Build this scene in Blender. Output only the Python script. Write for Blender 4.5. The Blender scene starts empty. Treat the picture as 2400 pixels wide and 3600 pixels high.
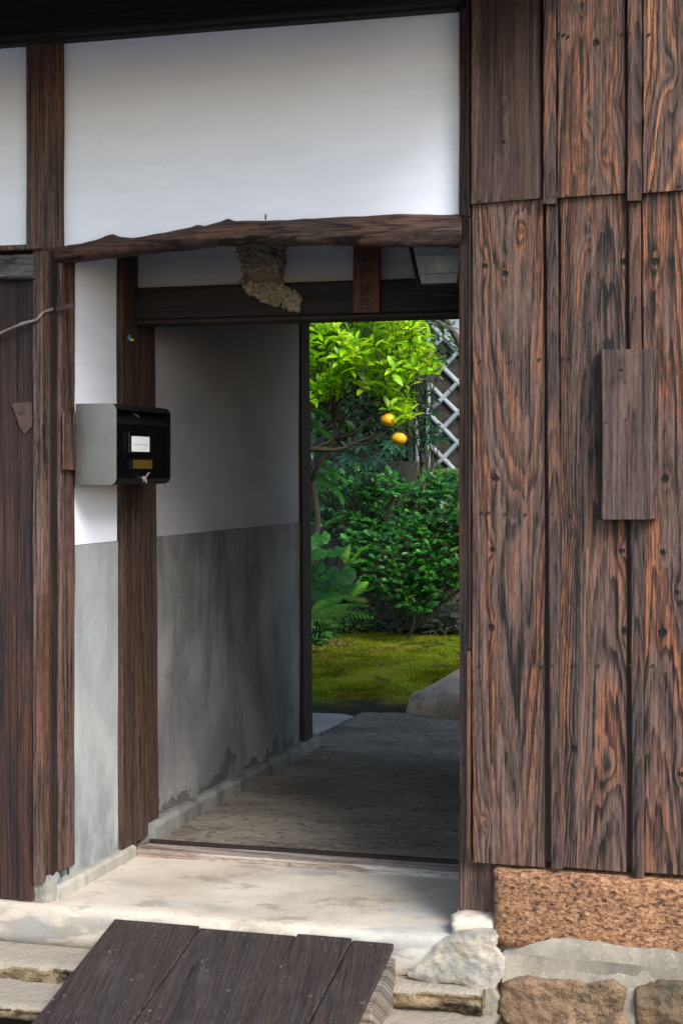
import bpy, math, random
import numpy as np
from mathutils import Vector, Matrix, noise

random.seed(7)
rng = np.random.default_rng(7)
sc = bpy.context.scene
COL = sc.collection

# ------------------------------------------------------------------ camera
TH = math.radians(16.3)          # the camera looks this far to the left of the facade normal
FPX, HZ, CU = 5763.0, 1650.0, 1200.0   # focal length and horizon in photograph pixels (2400 x 3600)
EYE = 1.25                       # eye height above the passage floor
cam_d = bpy.data.cameras.new('camera')
cam = bpy.data.objects.new('camera', cam_d)
COL.objects.link(cam)
cam.location = (0, 0, EYE)
cam.rotation_euler = (math.radians(90), 0, TH)
cam_d.sensor_fit = 'VERTICAL'
cam_d.sensor_height = 36.0
cam_d.sensor_width = 24.0
cam_d.lens = 36.0 * FPX / 3600.0
cam_d.shift_y = -(1800.0 - HZ) / 3600.0
cam_d.clip_start = 0.05
cam_d.clip_end = 600
cam_d.dof.use_dof = True
cam_d.dof.focus_distance = 9.0
cam_d.dof.aperture_fstop = 20.0
sc.camera = cam

# ------------------------------------------------------------------ sky, sun, exposure
SUN_EL, SUN_AZ = math.radians(38), math.radians(136)   # azimuth clockwise from +Y: behind the camera, over the right shoulder
world = bpy.data.worlds.new('World')
sc.world = world
world.use_nodes = True
wt = world.node_tree
wt.nodes.clear()
w_out = wt.nodes.new('ShaderNodeOutputWorld')
w_bg = wt.nodes.new('ShaderNodeBackground')
w_sky = wt.nodes.new('ShaderNodeTexSky')
w_sky.sky_type = 'NISHITA'
w_sky.sun_disc = False
w_sky.sun_elevation = SUN_EL
w_sky.sun_rotation = SUN_AZ
w_sky.air_density = 1.3
w_sky.dust_density = 1.2
w_sky.ozone_density = 1.0
w_hs = wt.nodes.new('ShaderNodeHueSaturation')      # cloud cover takes most of the blue out of the sky
w_hs.inputs['Saturation'].default_value = 0.95
wt.links.new(w_sky.outputs[0], w_hs.inputs['Color'])
wt.links.new(w_hs.outputs[0], w_bg.inputs['Color'])
w_bg.inputs['Strength'].default_value = 0.10
wt.links.new(w_bg.outputs[0], w_out.inputs['Surface'])
sun_d = bpy.data.lights.new('sun', 'SUN')
sun_d.energy = 1.35
sun_d.angle = math.radians(25)
sun_d.color = (1.0, 0.985, 0.955)
sun = bpy.data.objects.new('sun', sun_d)
COL.objects.link(sun)
sd = Vector((math.sin(SUN_AZ) * math.cos(SUN_EL), math.cos(SUN_AZ) * math.cos(SUN_EL), math.sin(SUN_EL)))
sun.rotation_euler = sd.to_track_quat('Z', 'Y').to_euler()
sun.location = sd * 30
sc.view_settings.view_transform = 'Standard'
sc.view_settings.look = 'None'
sc.view_settings.gamma = 1.0
sc.view_settings.use_curve_mapping = False
sc.view_settings.exposure = 1.85
sc.cycles.max_bounces = 6
sc.cycles.diffuse_bounces = 4
sc.cycles.use_denoising = True

# ------------------------------------------------------------------ measuring helpers (photo pixel + known wall plane -> metres)
SN, CS = math.sin(TH), math.cos(TH)
def UX(u, Y):
    t = (u - CU) / FPX
    return Y / (CS + SN * t) * (-SN + CS * t)
def VZ(u, v, Y):
    t = (u - CU) / FPX
    return EYE + Y / (CS + SN * t) * (HZ - v) / FPX
def PT(u, v, Y):
    return Vector((UX(u, Y), Y, VZ(u, v, Y)))
def GP(u, v, z):
    """point on the level z"""
    d = FPX * (EYE - z) / (v - HZ)
    t = (u - CU) / FPX
    return Vector((d * (-SN + CS * t), d * (CS + SN * t), z))

# ------------------------------------------------------------------ object helpers
def tag(o, label=None, cat=None, group=None, kind=None):
    if label: o['label'] = label
    if cat: o['category'] = cat
    if group: o['group'] = group
    if kind: o['kind'] = kind
    return o
def thing(name, label, cat, loc=(0, 0, 0), group=None):
    o = bpy.data.objects.new(name, None)
    COL.objects.link(o)
    o.location = loc
    o.empty_display_size = 0.1
    return tag(o, label, cat, group)
def mobj(name, verts, faces, mat, parent=None, smooth=False, recenter=True):
    verts = np.asarray(verts, dtype=float)
    if recenter:
        c = (verts.max(0) + verts.min(0)) / 2
        verts = verts - c
    else:
        c = np.zeros(3)
    me = bpy.data.meshes.new(name)
    me.from_pydata(verts.tolist(), [], faces)
    me.update()
    if smooth:
        for p in me.polygons: p.use_smooth = True
    me.materials.append(mat)
    o = bpy.data.objects.new(name, me)
    COL.objects.link(o)
    loc = Vector(c)
    if parent is not None:
        o.parent = parent
        pl = Vector(parent.location)
        q = parent.parent
        while q is not None:
            pl += Vector(q.location); q = q.parent
        loc -= pl
    o.location = loc
    return o
def link_mesh(name, me, M, parent):
    o = bpy.data.objects.new(name, me)
    COL.objects.link(o)
    o.parent = parent
    pl = Vector(parent.location)
    o.matrix_basis = Matrix.Translation(-pl) @ M
    return o

def bar(name, x, y, z, mat, parent=None, axis='z', segs=10, jit=0.0015, ch=0.004, lean=(0, 0), wob=0.0, seed=None, build=True):
    """a sawn timber: box with chamfered arrises, cut in segments along `axis`, each section a little uneven.
    x, y, z are (min, max); lean shifts the first cross axis at the (start, end)."""
    r = random.Random(seed if seed is not None else hash((name, round(x[0], 4), round(z[0], 4))) & 0xffff)
    ax = 'xyz'.index(axis)
    cr = [i for i in range(3) if i != ax]
    ext = [x, y, z]
    a0, a1 = ext[ax]
    (p0, p1), (q0, q1) = ext[cr[0]], ext[cr[1]]
    c = min(ch, (p1 - p0) * .3, (q1 - q0) * .3)
    sec = [(p0 + c, q0), (p1 - c, q0), (p1, q0 + c), (p1, q1 - c), (p1 - c, q1), (p0 + c, q1), (p0, q1 - c), (p0, q0 + c)]
    V, F = [], []
    ph = r.random() * 50
    for i in range(segs + 1):
        t = i / segs
        s = lean[0] * (1 - t) + lean[1] * t
        wb = wob * noise.noise(Vector((ph, t * 3, 0)))
        e0, e1 = r.uniform(-jit, jit), r.uniform(-jit, jit)
        for k, (p, q) in enumerate(sec):
            w = [0, 0, 0]
            w[ax] = a0 + (a1 - a0) * t + (r.uniform(-jit, jit) if i in (0, segs) else 0)
            w[cr[0]] = p + s + wb + (e0 if k in (0, 5, 6, 7) else e1)
            w[cr[1]] = q + r.uniform(-jit, jit) * .4
            V.append(w)
    for i in range(segs):
        for k in range(8):
            F.append((i * 8 + k, i * 8 + (k + 1) % 8, (i + 1) * 8 + (k + 1) % 8, (i + 1) * 8 + k))
    F.append(tuple(range(7, -1, -1)))
    F.append(tuple(segs * 8 + k for k in range(8)))
    if axis == 'y':
        F = [tuple(reversed(f)) for f in F]
    if not build:
        return V, F
    return mobj(name, V, F, mat, parent)

def boxv(x, y, z):
    V = [(a, b, c) for c in z for b in y for a in x]
    F = [(0, 2, 3, 1), (4, 5, 7, 6), (0, 1, 5, 4), (1, 3, 7, 5), (3, 2, 6, 7), (2, 0, 4, 6)]
    return V, F
def box(name, x, y, z, mat, parent=None):
    V, F = boxv(x, y, z)
    return mobj(name, V, F, mat, parent)
def merge(parts):
    V, F = [], []
    for v, f in parts:
        n = len(V)
        V.extend(v); F.extend([tuple(i + n for i in q) for q in f])
    return V, F

def tubev(pts, radii, n=8, cap=True):
    pts = [Vector(p) for p in pts]
    V, F = [], []
    up = Vector((0, 0, 1))
    prev = None
    for i, p in enumerate(pts):
        d = (pts[min(i + 1, len(pts) - 1)] - pts[max(i - 1, 0)])
        if d.length < 1e-9: d = Vector((0, 0, 1))
        d.normalize()
        if prev is None:
            a = d.cross(up if abs(d.z) < .9 else Vector((1, 0, 0))).normalized()
        else:
            a = (prev - d * prev.dot(d)).normalized()
        prev = a
        b = d.cross(a)
        r = radii[i] if hasattr(radii, '__len__') else radii
        for k in range(n):
            t = 2 * math.pi * k / n
            V.append(tuple(p + (a * math.cos(t) + b * math.sin(t)) * r))
    for i in range(len(pts) - 1):
        for k in range(n):
            F.append((i * n + k, i * n + (k + 1) % n, (i + 1) * n + (k + 1) % n, (i + 1) * n + k))
    if cap:
        F.append(tuple(range(n - 1, -1, -1)))
        F.append(tuple((len(pts) - 1) * n + k for k in range(n)))
    return V, F

def rockv(c, size, seed, p=5.0, rough=0.12, fine=0.04, nu=28, nv=18, sc_=3.0):
    """a quarried or broken stone: super-ellipsoid broken up by noise"""
    V, F = [], []
    off = Vector((seed * 7.13, seed * 3.7, seed * 1.9))
    def sp(t, e):
        return math.copysign(abs(t) ** e, t)
    e = 2.0 / p
    for j in range(nv + 1):
        la = -math.pi / 2 + math.pi * j / nv
        for i in range(nu):
            lo = 2 * math.pi * i / nu
            d = Vector((sp(math.cos(la), e) * sp(math.cos(lo), e), sp(math.cos(la), e) * sp(math.sin(lo), e), sp(math.sin(la), e)))
            w = Vector((d.x * size[0], d.y * size[1], d.z * size[2]))
            k = 1 + rough * noise.noise(w * sc_ / max(size) * 0.5 + off) + fine * noise.noise(w * sc_ * 3 / max(size) + off * 2)
            V.append((c[0] + w.x * .5 * k, c[1] + w.y * .5 * k, c[2] + w.z * .5 * k))
    for j in range(nv):
        for i in range(nu):
            F.append((j * nu + i, j * nu + (i + 1) % nu, (j + 1) * nu + (i + 1) % nu, (j + 1) * nu + i))
    return V, F

# ------------------------------------------------------------------ node helpers
def lin(r, g, b):
    f = lambda c: (c / 255 / 12.92) if c / 255 <= .04045 else ((c / 255 + .055) / 1.055) ** 2.4
    return (f(r), f(g), f(b), 1)
class NT:
    def __init__(self, name):
        self.m = bpy.data.materials.new(name)
        self.m.use_nodes = True
        self.t = self.m.node_tree
        self.t.nodes.clear()
        self.out = self.t.nodes.new('ShaderNodeOutputMaterial')
        self.tc = self.t.nodes.new('ShaderNodeTexCoord')
        self.co = self.tc.outputs['Object']
    def node(self, ty):
        return self.t.nodes.new(ty)
    def put(self, sock, v):
        if hasattr(v, 'links') or isinstance(v, bpy.types.NodeSocket):
            self.t.links.new(v, sock)
        else:
            sock.default_value = v
    def math(self, op, a, b=0.0, c=0.0, clamp=False):
        n = self.node('ShaderNodeMath'); n.operation = op; n.use_clamp = clamp
        self.put(n.inputs[0], a); self.put(n.inputs[1], b); self.put(n.inputs[2], c)
        return n.outputs[0]
    def add(self, a, b): return self.math('ADD', a, b)
    def mul(self, a, b): return self.math('MULTIPLY', a, b)
    def sub(self, a, b): return self.math('SUBTRACT', a, b)
    def sstep(self, lo, hi, v):
        n = self.node('ShaderNodeMapRange'); n.interpolation_type = 'SMOOTHSTEP'
        self.put(n.inputs['Value'], v); n.inputs['From Min'].default_value = lo; n.inputs['From Max'].default_value = hi
        return n.outputs['Result']
    def maprange(self, v, a, b, c, d):
        n = self.node('ShaderNodeMapRange')
        self.put(n.inputs['Value'], v)
        for k, q in zip(('From Min', 'From Max', 'To Min', 'To Max'), (a, b, c, d)): n.inputs[k].default_value = q
        return n.outputs['Result']
    def vmul(self, v, s):
        n = self.node('ShaderNodeVectorMath'); n.operation = 'MULTIPLY'
        self.put(n.inputs[0], v); n.inputs[1].default_value = s
        return n.outputs[0]
    def vadd(self, v, s):
        n = self.node('ShaderNodeVectorMath'); n.operation = 'ADD'
        self.put(n.inputs[0], v); self.put(n.inputs[1], s)
        return n.outputs[0]
    def sep(self, v):
        n = self.node('ShaderNodeSeparateXYZ'); self.put(n.inputs[0], v)
        return n.outputs
    def comb(self, x, y, z):
        n = self.node('ShaderNodeCombineXYZ')
        self.put(n.inputs[0], x); self.put(n.inputs[1], y); self.put(n.inputs[2], z)
        return n.outputs[0]
    def noise(self, v, scale=1.0, detail=3.0, rough=0.55, dist=0.0):
        n = self.node('ShaderNodeTexNoise')
        self.put(n.inputs['Vector'], v)
        n.inputs['Scale'].default_value = scale; n.inputs['Detail'].default_value = detail
        n.inputs['Roughness'].default_value = rough; n.inputs['Distortion'].default_value = dist
        return n.outputs[0]
    def voronoi(self, v, scale=1.0, feature='F1', out='Distance', rand=1.0):
        n = self.node('ShaderNodeTexVoronoi'); n.feature = feature
        self.put(n.inputs['Vector'], v); n.inputs['Scale'].default_value = scale
        n.inputs['Randomness'].default_value = rand
        return n.outputs[out]
    def mix(self, f, a, b, blend='MIX'):
        n = self.node('ShaderNodeMix'); n.data_type = 'RGBA'; n.blend_type = blend
        self.put(n.inputs['Factor'], f)
        self.put(n.inputs[6], a); self.put(n.inputs[7], b)
        return n.outputs[2]
    def scale_col(self, c, f):
        """multiply a colour by a scalar"""
        n = self.node('ShaderNodeVectorMath'); n.operation = 'SCALE'
        self.put(n.inputs[0], c[:3] if isinstance(c, tuple) else c); self.put(n.inputs['Scale'], f)
        return n.outputs[0]
    def ramp(self, f, stops):
        n = self.node('ShaderNodeValToRGB')
        el = n.color_ramp.elements
        el[0].position, el[0].color = stops[0]
        el[1].position, el[1].color = stops[-1]
        for p, c in stops[1:-1]:
            e = el.new(p); e.color = c
        self.put(n.inputs[0], f)
        return n.outputs[0]
    def rnd(self):
        n = self.node('ShaderNodeObjectInfo')
        return n.outputs['Random']
    def bump(self, h, dist=0.004, strength=0.6):
        n = self.node('ShaderNodeBump')
        n.inputs['Distance'].default_value = dist; n.inputs['Strength'].default_value = strength
        self.put(n.inputs['Height'], h)
        return n.outputs[0]
    def finish(self, col, rough=0.8, height=None, bdist=0.004, bstr=0.6, spec=0.3, metal=0.0, trans=0.0, coat=0.0):
        b = self.node('ShaderNodeBsdfPrincipled')
        self.put(b.inputs['Base Color'], col)
        self.put(b.inputs['Roughness'], rough)
        self.put(b.inputs['Metallic'], metal)
        b.inputs['Specular IOR Level'].default_value = spec
        nrm = None
        if height is not None:
            nrm = self.bump(height, bdist, bstr)
            self.t.links.new(nrm, b.inputs['Normal'])
        sh = b.outputs[0]
        if trans > 0:
            tr = self.node('ShaderNodeBsdfTranslucent')
            self.put(tr.inputs['Color'], col)
            mx = self.node('ShaderNodeMixShader')
            mx.inputs[0].default_value = trans
            self.t.links.new(sh, mx.inputs[1]); self.t.links.new(tr.outputs[0], mx.inputs[2])
            sh = mx.outputs[0]
        self.t.links.new(sh, self.out.inputs['Surface'])
        return self.m

def wood(name, light, mid, dark, grey, axis='z', a=1250., b=8., xc=0.0, warp=1.0, knots=(), greyamt=0.5, line=0.75, greyz=None,
         rough=0.72, seed=0.0, fibre=0.7, bstr=0.7, stain=0.4, perobj=True, darkz=None, gain=1.0, spec=0.3, scuff=0.0):
    """flat-sawn softwood. The growth rings are parabolic contours drawn out along the board; knots push them aside.
    knots: (across, along, radius, kind) in local metres; kind 'hole' is a knot that fell out."""
    n = NT(name)
    s = n.sep(n.co)
    if axis == 'z': X, Y, Z = s[0], s[1], s[2]
    elif axis == 'x': X, Y, Z = s[2], s[1], s[0]
    else: X, Y, Z = s[0], s[2], s[1]
    R = n.mul(n.rnd(), 37.0) if perobj else seed
    X1 = n.add(X, n.mul(Y, 0.6))
    P = n.comb(X1, seed, n.add(Z, R))
    n1 = n.noise(n.vmul(P, (5, 1, .8)), 1, 2, .5)
    n2 = n.noise(n.vadd(n.vmul(P, (26, 1, 1.5)), (5, 9, 1)), 1, 2, .6)
    fine = n.noise(n.vmul(P, (240, 1, 26)), 1, 2, .6)
    xw = n.sub(X1, xc)
    xw = n.add(xw, n.mul(n.sub(n1, .5), 0.075 * warp))
    F = n.add(n.mul(n.mul(xw, xw), a), n.mul(Z, b))
    F = n.add(F, n.mul(n.sub(n2, .5), 2.3 * warp))
    if perobj: F = n.add(F, n.mul(n.rnd(), 9))
    kd = ko = hole = None
    for (kx, kz, kr, kind) in knots:
        dx = n.mul(n.sub(X1, kx), 1 / kr); dz = n.mul(n.sub(Z, kz), 1 / kr)
        q = n.add(n.mul(dx, dx), n.mul(n.mul(dz, dz), 0.16))      # the grain flows round it, long above and below
        push = n.math('DIVIDE', 3.0 if kind == 'hole' else 4.5, n.add(q, 2.0))
        F = n.add(F, push)
        q0 = n.add(n.mul(dx, dx), n.mul(n.mul(dz, dz), .8 if kr > .0105 else 1.15))
        q0 = n.add(q0, n.mul(n.sub(fine, .5), 2.2))
        core = n.sub(1.0, n.sstep(.25, 1.0, q0))
        halo = n.sub(1.0, n.sstep(.6, 9.0, q))
        if kind == 'hole':
            hole = core if hole is None else n.math('MAXIMUM', hole, core)
        else:
            ko = core if ko is None else n.math('MAXIMUM', ko, core)
        kd = halo if kd is None else n.math('MAXIMUM', kd, halo)
    fr = n.math('FRACT', F)
    ln = n.mul(n.sstep(.30, .88, fr), n.sub(1.0, n.sstep(.92, 1.0, fr)))
    ln = n.mul(ln, n.maprange(n.noise(n.vadd(n.vmul(P, (60, 1, 1.2)), (1, 5, 9)), 1, 2, .5), .35, .60, .30, 1.0))
    mids = n.noise(n.vmul(P, (85, 1, 2.6)), 1, 3, .62)
    big = n.noise(n.vadd(n.vmul(P, (11, 1, 1.1)), (3, 3, 3)), 1, 2, .6)
    big2 = n.noise(n.vadd(n.vmul(P, (17, 1, 2.0)), (13, 7, 3)), 1, 2, .6)
    # broad bands that follow the growth rings: bleached grey, rust brown, near black
    bn = n.noise(n.comb(n.mul(F, .42), seed * 1.7, n.mul(n.add(Z, R), .8)), 1, 3, .55)
    rust = n.math('MULTIPLY', n.sstep(.465, .585, n.add(bn, n.mul(n.sub(big, .5), .25))), 1.0 - greyamt * .25)
    if greyz:
        rust = n.mul(rust, n.sub(1.0, n.mul(n.sstep(greyz[0], greyz[1], n.add(Z, n.mul(n.sub(mids, .5), .9))), greyz[2])))
    dk = n.sstep(.47, .36, n.add(bn, n.mul(n.sub(big2, .5), .2)))
    hi = n.mix(rust, grey, light)
    lo = n.mix(rust, (grey[0] * .42 + mid[0] * .1, grey[1] * .40 + mid[1] * .1, grey[2] * .40 + mid[2] * .1, 1), mid)
    sk = n.noise(n.vadd(n.vmul(P, (140, 1, 3.4)), (2, 6, 4)), 1, 2, .55)
    st = n.mul(n.sstep(.52, .68, n.noise(n.vadd(n.vmul(P, (30, 1, 1.6)), (8, 2, 6)), 1, 2, .6)), stain)
    if darkz:
        st = n.math('MAXIMUM', st, n.mul(n.sstep(darkz[0], darkz[1], n.add(Z, n.mul(n.sub(big, .5), .5))), darkz[2]))
    val = n.add(.60, n.mul(n.sub(mids, .5), 1.7 * fibre))
    val = n.add(val, n.mul(n.sub(sk, .5), 1.5 * fibre))
    val = n.add(val, n.mul(n.sub(fine, .5), 1.7 * fibre))
    val = n.sub(val, n.mul(n.mul(ln, n.maprange(rust, 0, 1, .75, 1.0)), line * .66))
    val = n.sub(val, n.mul(dk, .22))
    val = n.sub(val, n.mul(st, .38))
    col = n.mix(n.sstep(.0, .46, val), dark, lo)
    col = n.mix(n.sstep(.36, .92, val), col, hi)
    if scuff:
        sp = n.sstep(.67, .75, n.noise(n.co, 62, 2, .6))
        saw = n.mul(n.sstep(.62, .9, n.math('FRACT', n.add(n.mul(Z, 105), n.mul(n1, 9)))), n.sstep(.56, .70, n.noise(n.vmul(n.co, (9, 4, 9)), 1, 4, .7)))
        col = n.mix(n.mul(n.math('MAXIMUM', sp, n.mul(saw, .35)), scuff), col, lin(132, 126, 126))
    h = n.add(n.mul(sk, 1.2), n.mul(fine, .6))
    if ko is not None:
        col = n.mix(n.mul(ko, .5), col, (dark[0] * 1.6, dark[1] * 1.4, dark[2] * 1.3, 1))
    if hole is not None:
        col = n.mix(hole, col, (.003, .002, .002, 1))
        h = n.sub(h, n.mul(hole, 3.0))
    if gain != 1.0: col = n.scale_col(col, gain)
    return n.finish(col, n.maprange(fine, .2, .8, rough - .1, rough + .12), h, .003, bstr, spec)

# ------------------------------------------------------------------ materials
W_LIGHT, W_MID, W_DARK, W_GREY = lin(132, 82, 53), lin(64, 39, 28), lin(11, 8, 8), lin(100, 79, 71)
M = {}
M['batten'] = wood('batten wood', lin(112, 74, 54), lin(70, 49, 42), W_DARK, lin(76, 62, 58), greyamt=.5, line=.8, a=2600, stain=.7)
M['post'] = wood('old post wood', lin(102, 64, 46), lin(60, 40, 32), lin(15, 10, 10), lin(102, 82, 75), greyamt=.6, line=.5, a=900, b=2, greyz=(-.2, -1.3, .6))
M['post_dark'] = wood('dark post wood', lin(46, 31, 26), lin(30, 21, 19), lin(12, 9, 9), lin(46, 35, 32), greyamt=.25, line=.4, a=900, b=2)
M['jamb'] = wood('jamb wood', lin(78, 50, 38), lin(50, 33, 28), lin(16, 11, 9), lin(80, 62, 53), greyamt=.3, line=.5, a=900, b=2, greyz=(-.4, -1.0, .75))
M['beam'] = wood('dark beam wood', lin(40, 27, 25), lin(27, 19, 19), lin(11, 9, 10), lin(36, 31, 33), axis='x', greyamt=.2, line=.4, a=900, b=2)
M['log'] = wood('log wood', lin(104, 72, 58), lin(64, 45, 40), lin(15, 10, 10), lin(88, 72, 66), axis='x', greyamt=.55, line=.7, a=500, b=5, warp=1.6, bstr=1.0, stain=.8)
M['door'] = wood('stained door planks', lin(80, 48, 36), lin(44, 29, 27), lin(15, 11, 12), lin(54, 38, 34), greyamt=.25, line=.45, a=700, b=3, stain=.6, darkz=(.3, .9, .75))  # planks get darker towards the top
M['sill'] = wood('sill wood', lin(164, 146, 132), lin(128, 108, 95), lin(66, 52, 46), lin(172, 168, 164), axis='x', greyamt=.8, line=.4, a=500, b=2)
M['ramp'] = wood('painted ramp planks', lin(62, 49, 44), lin(44, 36, 33), lin(24, 19, 18), lin(66, 58, 56), axis='y', greyamt=.6, line=.35, a=700, b=5, rough=.6, fibre=.4, stain=.3, warp=1.4, spec=.35, scuff=.45)
M['block'] = wood('weathered block', lin(132, 120, 104), lin(104, 94, 82), lin(40, 34, 30), lin(140, 136, 130), axis='x', greyamt=.7, line=.7)
M['name'] = wood('name plate wood', lin(92, 52, 40), lin(76, 43, 34), lin(48, 27, 22), lin(82, 50, 43), greyamt=.2, line=.3, a=700, b=2)

def plaster(name, c, c2, grain=.5, stains=0.0, crack=0.0):
    n = NT(name)
    big = n.noise(n.vmul(n.co, (1.2, 1.2, 1.8)), 1, 4, .6)
    col = n.mix(n.mul(n.sstep(.42, .72, big), .8), c, c2)
    fine = n.noise(n.co, 260, 2, .6)
    med = n.noise(n.co, 18, 4, .6)
    col = n.scale_col(col, n.maprange(fine, .3, .7, 1 - .05 * grain, 1 + .05 * grain))
    tr = n.noise(n.vmul(n.co, (2.5, 2.5, 16)), 1, 4, .65)
    col = n.scale_col(col, n.maprange(tr, .3, .7, .955, 1.03))
    h = n.add(n.mul(fine, .35), n.add(n.mul(med, 1.2), n.mul(tr, 2.0)))
    if crack:
        v = n.vadd(n.co, n.scale_col(n.comb(med, med, n.noise(n.co, 7, 3)), .35))
        ce = n.voronoi(n.vmul(v, (1.3, 1.3, 7.0)), 1, 'DISTANCE_TO_EDGE')
        gate = n.sstep(.52, .62, n.noise(n.vadd(n.co, (4, 2, 9)), 3.0, 3))
        cr = n.mul(n.sub(1.0, n.sstep(.0, .006, ce)), n.mul(gate, crack))
        col = n.mix(cr, col, lin(150, 146, 142))
        h = n.sub(h, cr)
    return n.finish(col, .9, h, .002, .35, .15)
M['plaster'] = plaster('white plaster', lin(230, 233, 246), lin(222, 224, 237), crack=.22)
M['plaster_shaded'] = plaster('shade-toned passage plaster', lin(160, 159, 164), lin(142, 140, 145))  # darker copy of the white plaster, inside shade put into the colour

def cement(name, c, c2, dark, streak=.5, damp=None, spall=0.0, peel=None, speck=0.0, bs=2.2):
    n = NT(name)
    s = n.sep(n.co)
    big = n.noise(n.co, bs, 5, .62)
    col = n.mix(n.sstep(.38, .66, big), c, c2)
    st = n.noise(n.vmul(n.co, (6, 6, 1.7)), 1, 5, .65)
    col = n.mix(n.mul(n.sstep(.46, .68, st), streak), col, dark)
    fine = n.noise(n.co, 150, 3, .65)
    med = n.noise(n.co, 24, 5, .65)
    col = n.scale_col(col, n.maprange(fine, .28, .72, .87, 1.1))
    h = n.add(n.mul(fine, .5), med)
    if speck:
        col = n.mix(n.mul(n.sstep(.60, .68, n.noise(n.co, 70, 3, .6)), .55 * speck), col, (dark[0] * .5, dark[1] * .5, dark[2] * .5, 1))
        col = n.mix(n.mul(n.sstep(.63, .70, n.noise(n.vadd(n.co, (5, 5, 5)), 85, 2, .6)), .6 * speck), col, (min(1, c2[0] * 1.6), min(1, c2[1] * 1.6), min(1, c2[2] * 1.6), 1))
    if damp:
        d = n.sstep(damp[0], damp[1], n.add(s[2], n.mul(n.sub(med, .5), .25)))
        d = n.mul(d, n.sstep(.35, .62, n.noise(n.vmul(n.co, (9, 9, 4)), 1, 5, .7)))
        col = n.mix(n.mul(d, damp[2]), col, dark)
    if peel:   # skim coat flaking off in patches with ragged edges
        nz = n.noise(n.vadd(n.vmul(n.co, (5, 5, 6)), (2, 2, 2)), 1, 5, .6)
        d = n.sstep(.50, .515, n.add(nz, n.maprange(s[2], peel[0], peel[1], .13, -.25)))
        col = n.mix(n.mul(d, .75), col, peel[2])
        h = n.sub(h, n.mul(d, 1.5))
    return n.finish(col, .9, h, .003, .6, .2)
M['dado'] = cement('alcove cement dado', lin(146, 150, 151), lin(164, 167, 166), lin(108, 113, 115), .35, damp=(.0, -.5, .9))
M['dado_shaded'] = cement('shade-toned passage cement dado', lin(108, 107, 108), lin(134, 133, 133), lin(62, 60, 59), .5, peel=(-.55, -.2, lin(72, 70, 68)))  # passage shade put into the colour: alcove dado darkened, plus real peeling
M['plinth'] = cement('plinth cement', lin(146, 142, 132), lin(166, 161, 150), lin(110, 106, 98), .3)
M['plinth_shaded'] = cement('shade-toned passage plinth cement', lin(108, 106, 103), lin(128, 126, 122), lin(46, 44, 43), .6)  # plinth cement again, darkened to carry the passage shade
M['mortar'] = cement('grey mortar', lin(122, 115, 103), lin(164, 154, 137), lin(82, 77, 70), .6, speck=.45)
M['mortar_mix'] = cement('patched mortar', lin(134, 130, 123), lin(172, 160, 142), lin(80, 77, 73), .45, speck=.5, bs=14)
M['mortar_blue'] = cement('blue grey mortar', lin(118, 120, 123), lin(160, 152, 138), lin(72, 73, 75), .7, speck=.5)

def step_mat():
    n = NT('cream concrete')
    big = n.noise(n.co, 2.6, 5, .6)
    col = n.mix(n.sstep(.36, .68, big), lin(170, 158, 142), lin(194, 183, 167))
    p = n.noise(n.vadd(n.vmul(n.co, (2.4, 3.5, 3)), (2.3, 4, 1)), 1, 4, .55)
    col = n.mix(n.mul(n.sstep(.57, .62, p), .7), col, lin(166, 163, 158))
    d = n.noise(n.vadd(n.vmul(n.co, (5, 8, 8)), (9, 1, 5)), 1, 5, .65)
    col = n.mix(n.mul(n.sstep(.54, .68, d), .6), col, lin(122, 110, 96))
    sp = n.sstep(.66, .72, n.noise(n.co, 55, 3, .6))
    col = n.mix(n.mul(sp, .5), col, lin(96, 86, 76))
    s = n.sep(n.co)
    low = n.mul(n.sstep(-.02, -.07, n.add(s[2], n.mul(n.sub(d, .5), .1))), n.sstep(.44, .58, n.noise(n.vmul(n.co, (6, 6, 20)), 1, 4)))
    col = n.mix(n.mul(low, .6), col, lin(116, 114, 112))
    fine = n.noise(n.co, 190, 3, .65)
    med = n.noise(n.co, 30, 4, .6)
    col = n.scale_col(col, n.maprange(fine, .28, .72, .9, 1.07))
    return n.finish(col, .9, n.add(n.mul(fine, .6), med), .003, .5, .2)
M['step'] = step_mat()

def floor_mat():
    n = NT('passage concrete')
    big = n.noise(n.vmul(n.co, (1.2, 2.2, 1)), 1.6, 5, .62)
    col = n.mix(n.sstep(.36, .68, big), lin(108, 98, 88), lin(137, 126, 113))
    pit = n.noise(n.vmul(n.co, (26, 26, 26)), 1, 4, .7)
    d = n.sstep(.56, .66, pit)
    col = n.mix(n.mul(d, .75), col, lin(52, 45, 40))
    wr = n.noise(n.vadd(n.vmul(n.co, (2.2, 5, 2)), (7, 3, 1)), 1, 5, .65)
    col = n.mix(n.mul(n.sstep(.50, .66, wr), .6), col, lin(70, 60, 52))
    g = n.noise(n.vadd(n.vmul(n.co, (22, 30, 20)), (3, 8, 2)), 1, 5, .7)
    col = n.mix(n.mul(n.sstep(.52, .64, g), .45), col, lin(150, 145, 138))
    fine = n.noise(n.co, 160, 3, .65)
    col = n.scale_col(col, n.maprange(fine, .28, .72, .85, 1.12))
    return n.finish(col, .85, n.add(n.mul(fine, .5), n.sub(n.mul(g, 2.0), d)), .006, .8, .25)
M['floor'] = floor_mat()

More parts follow.
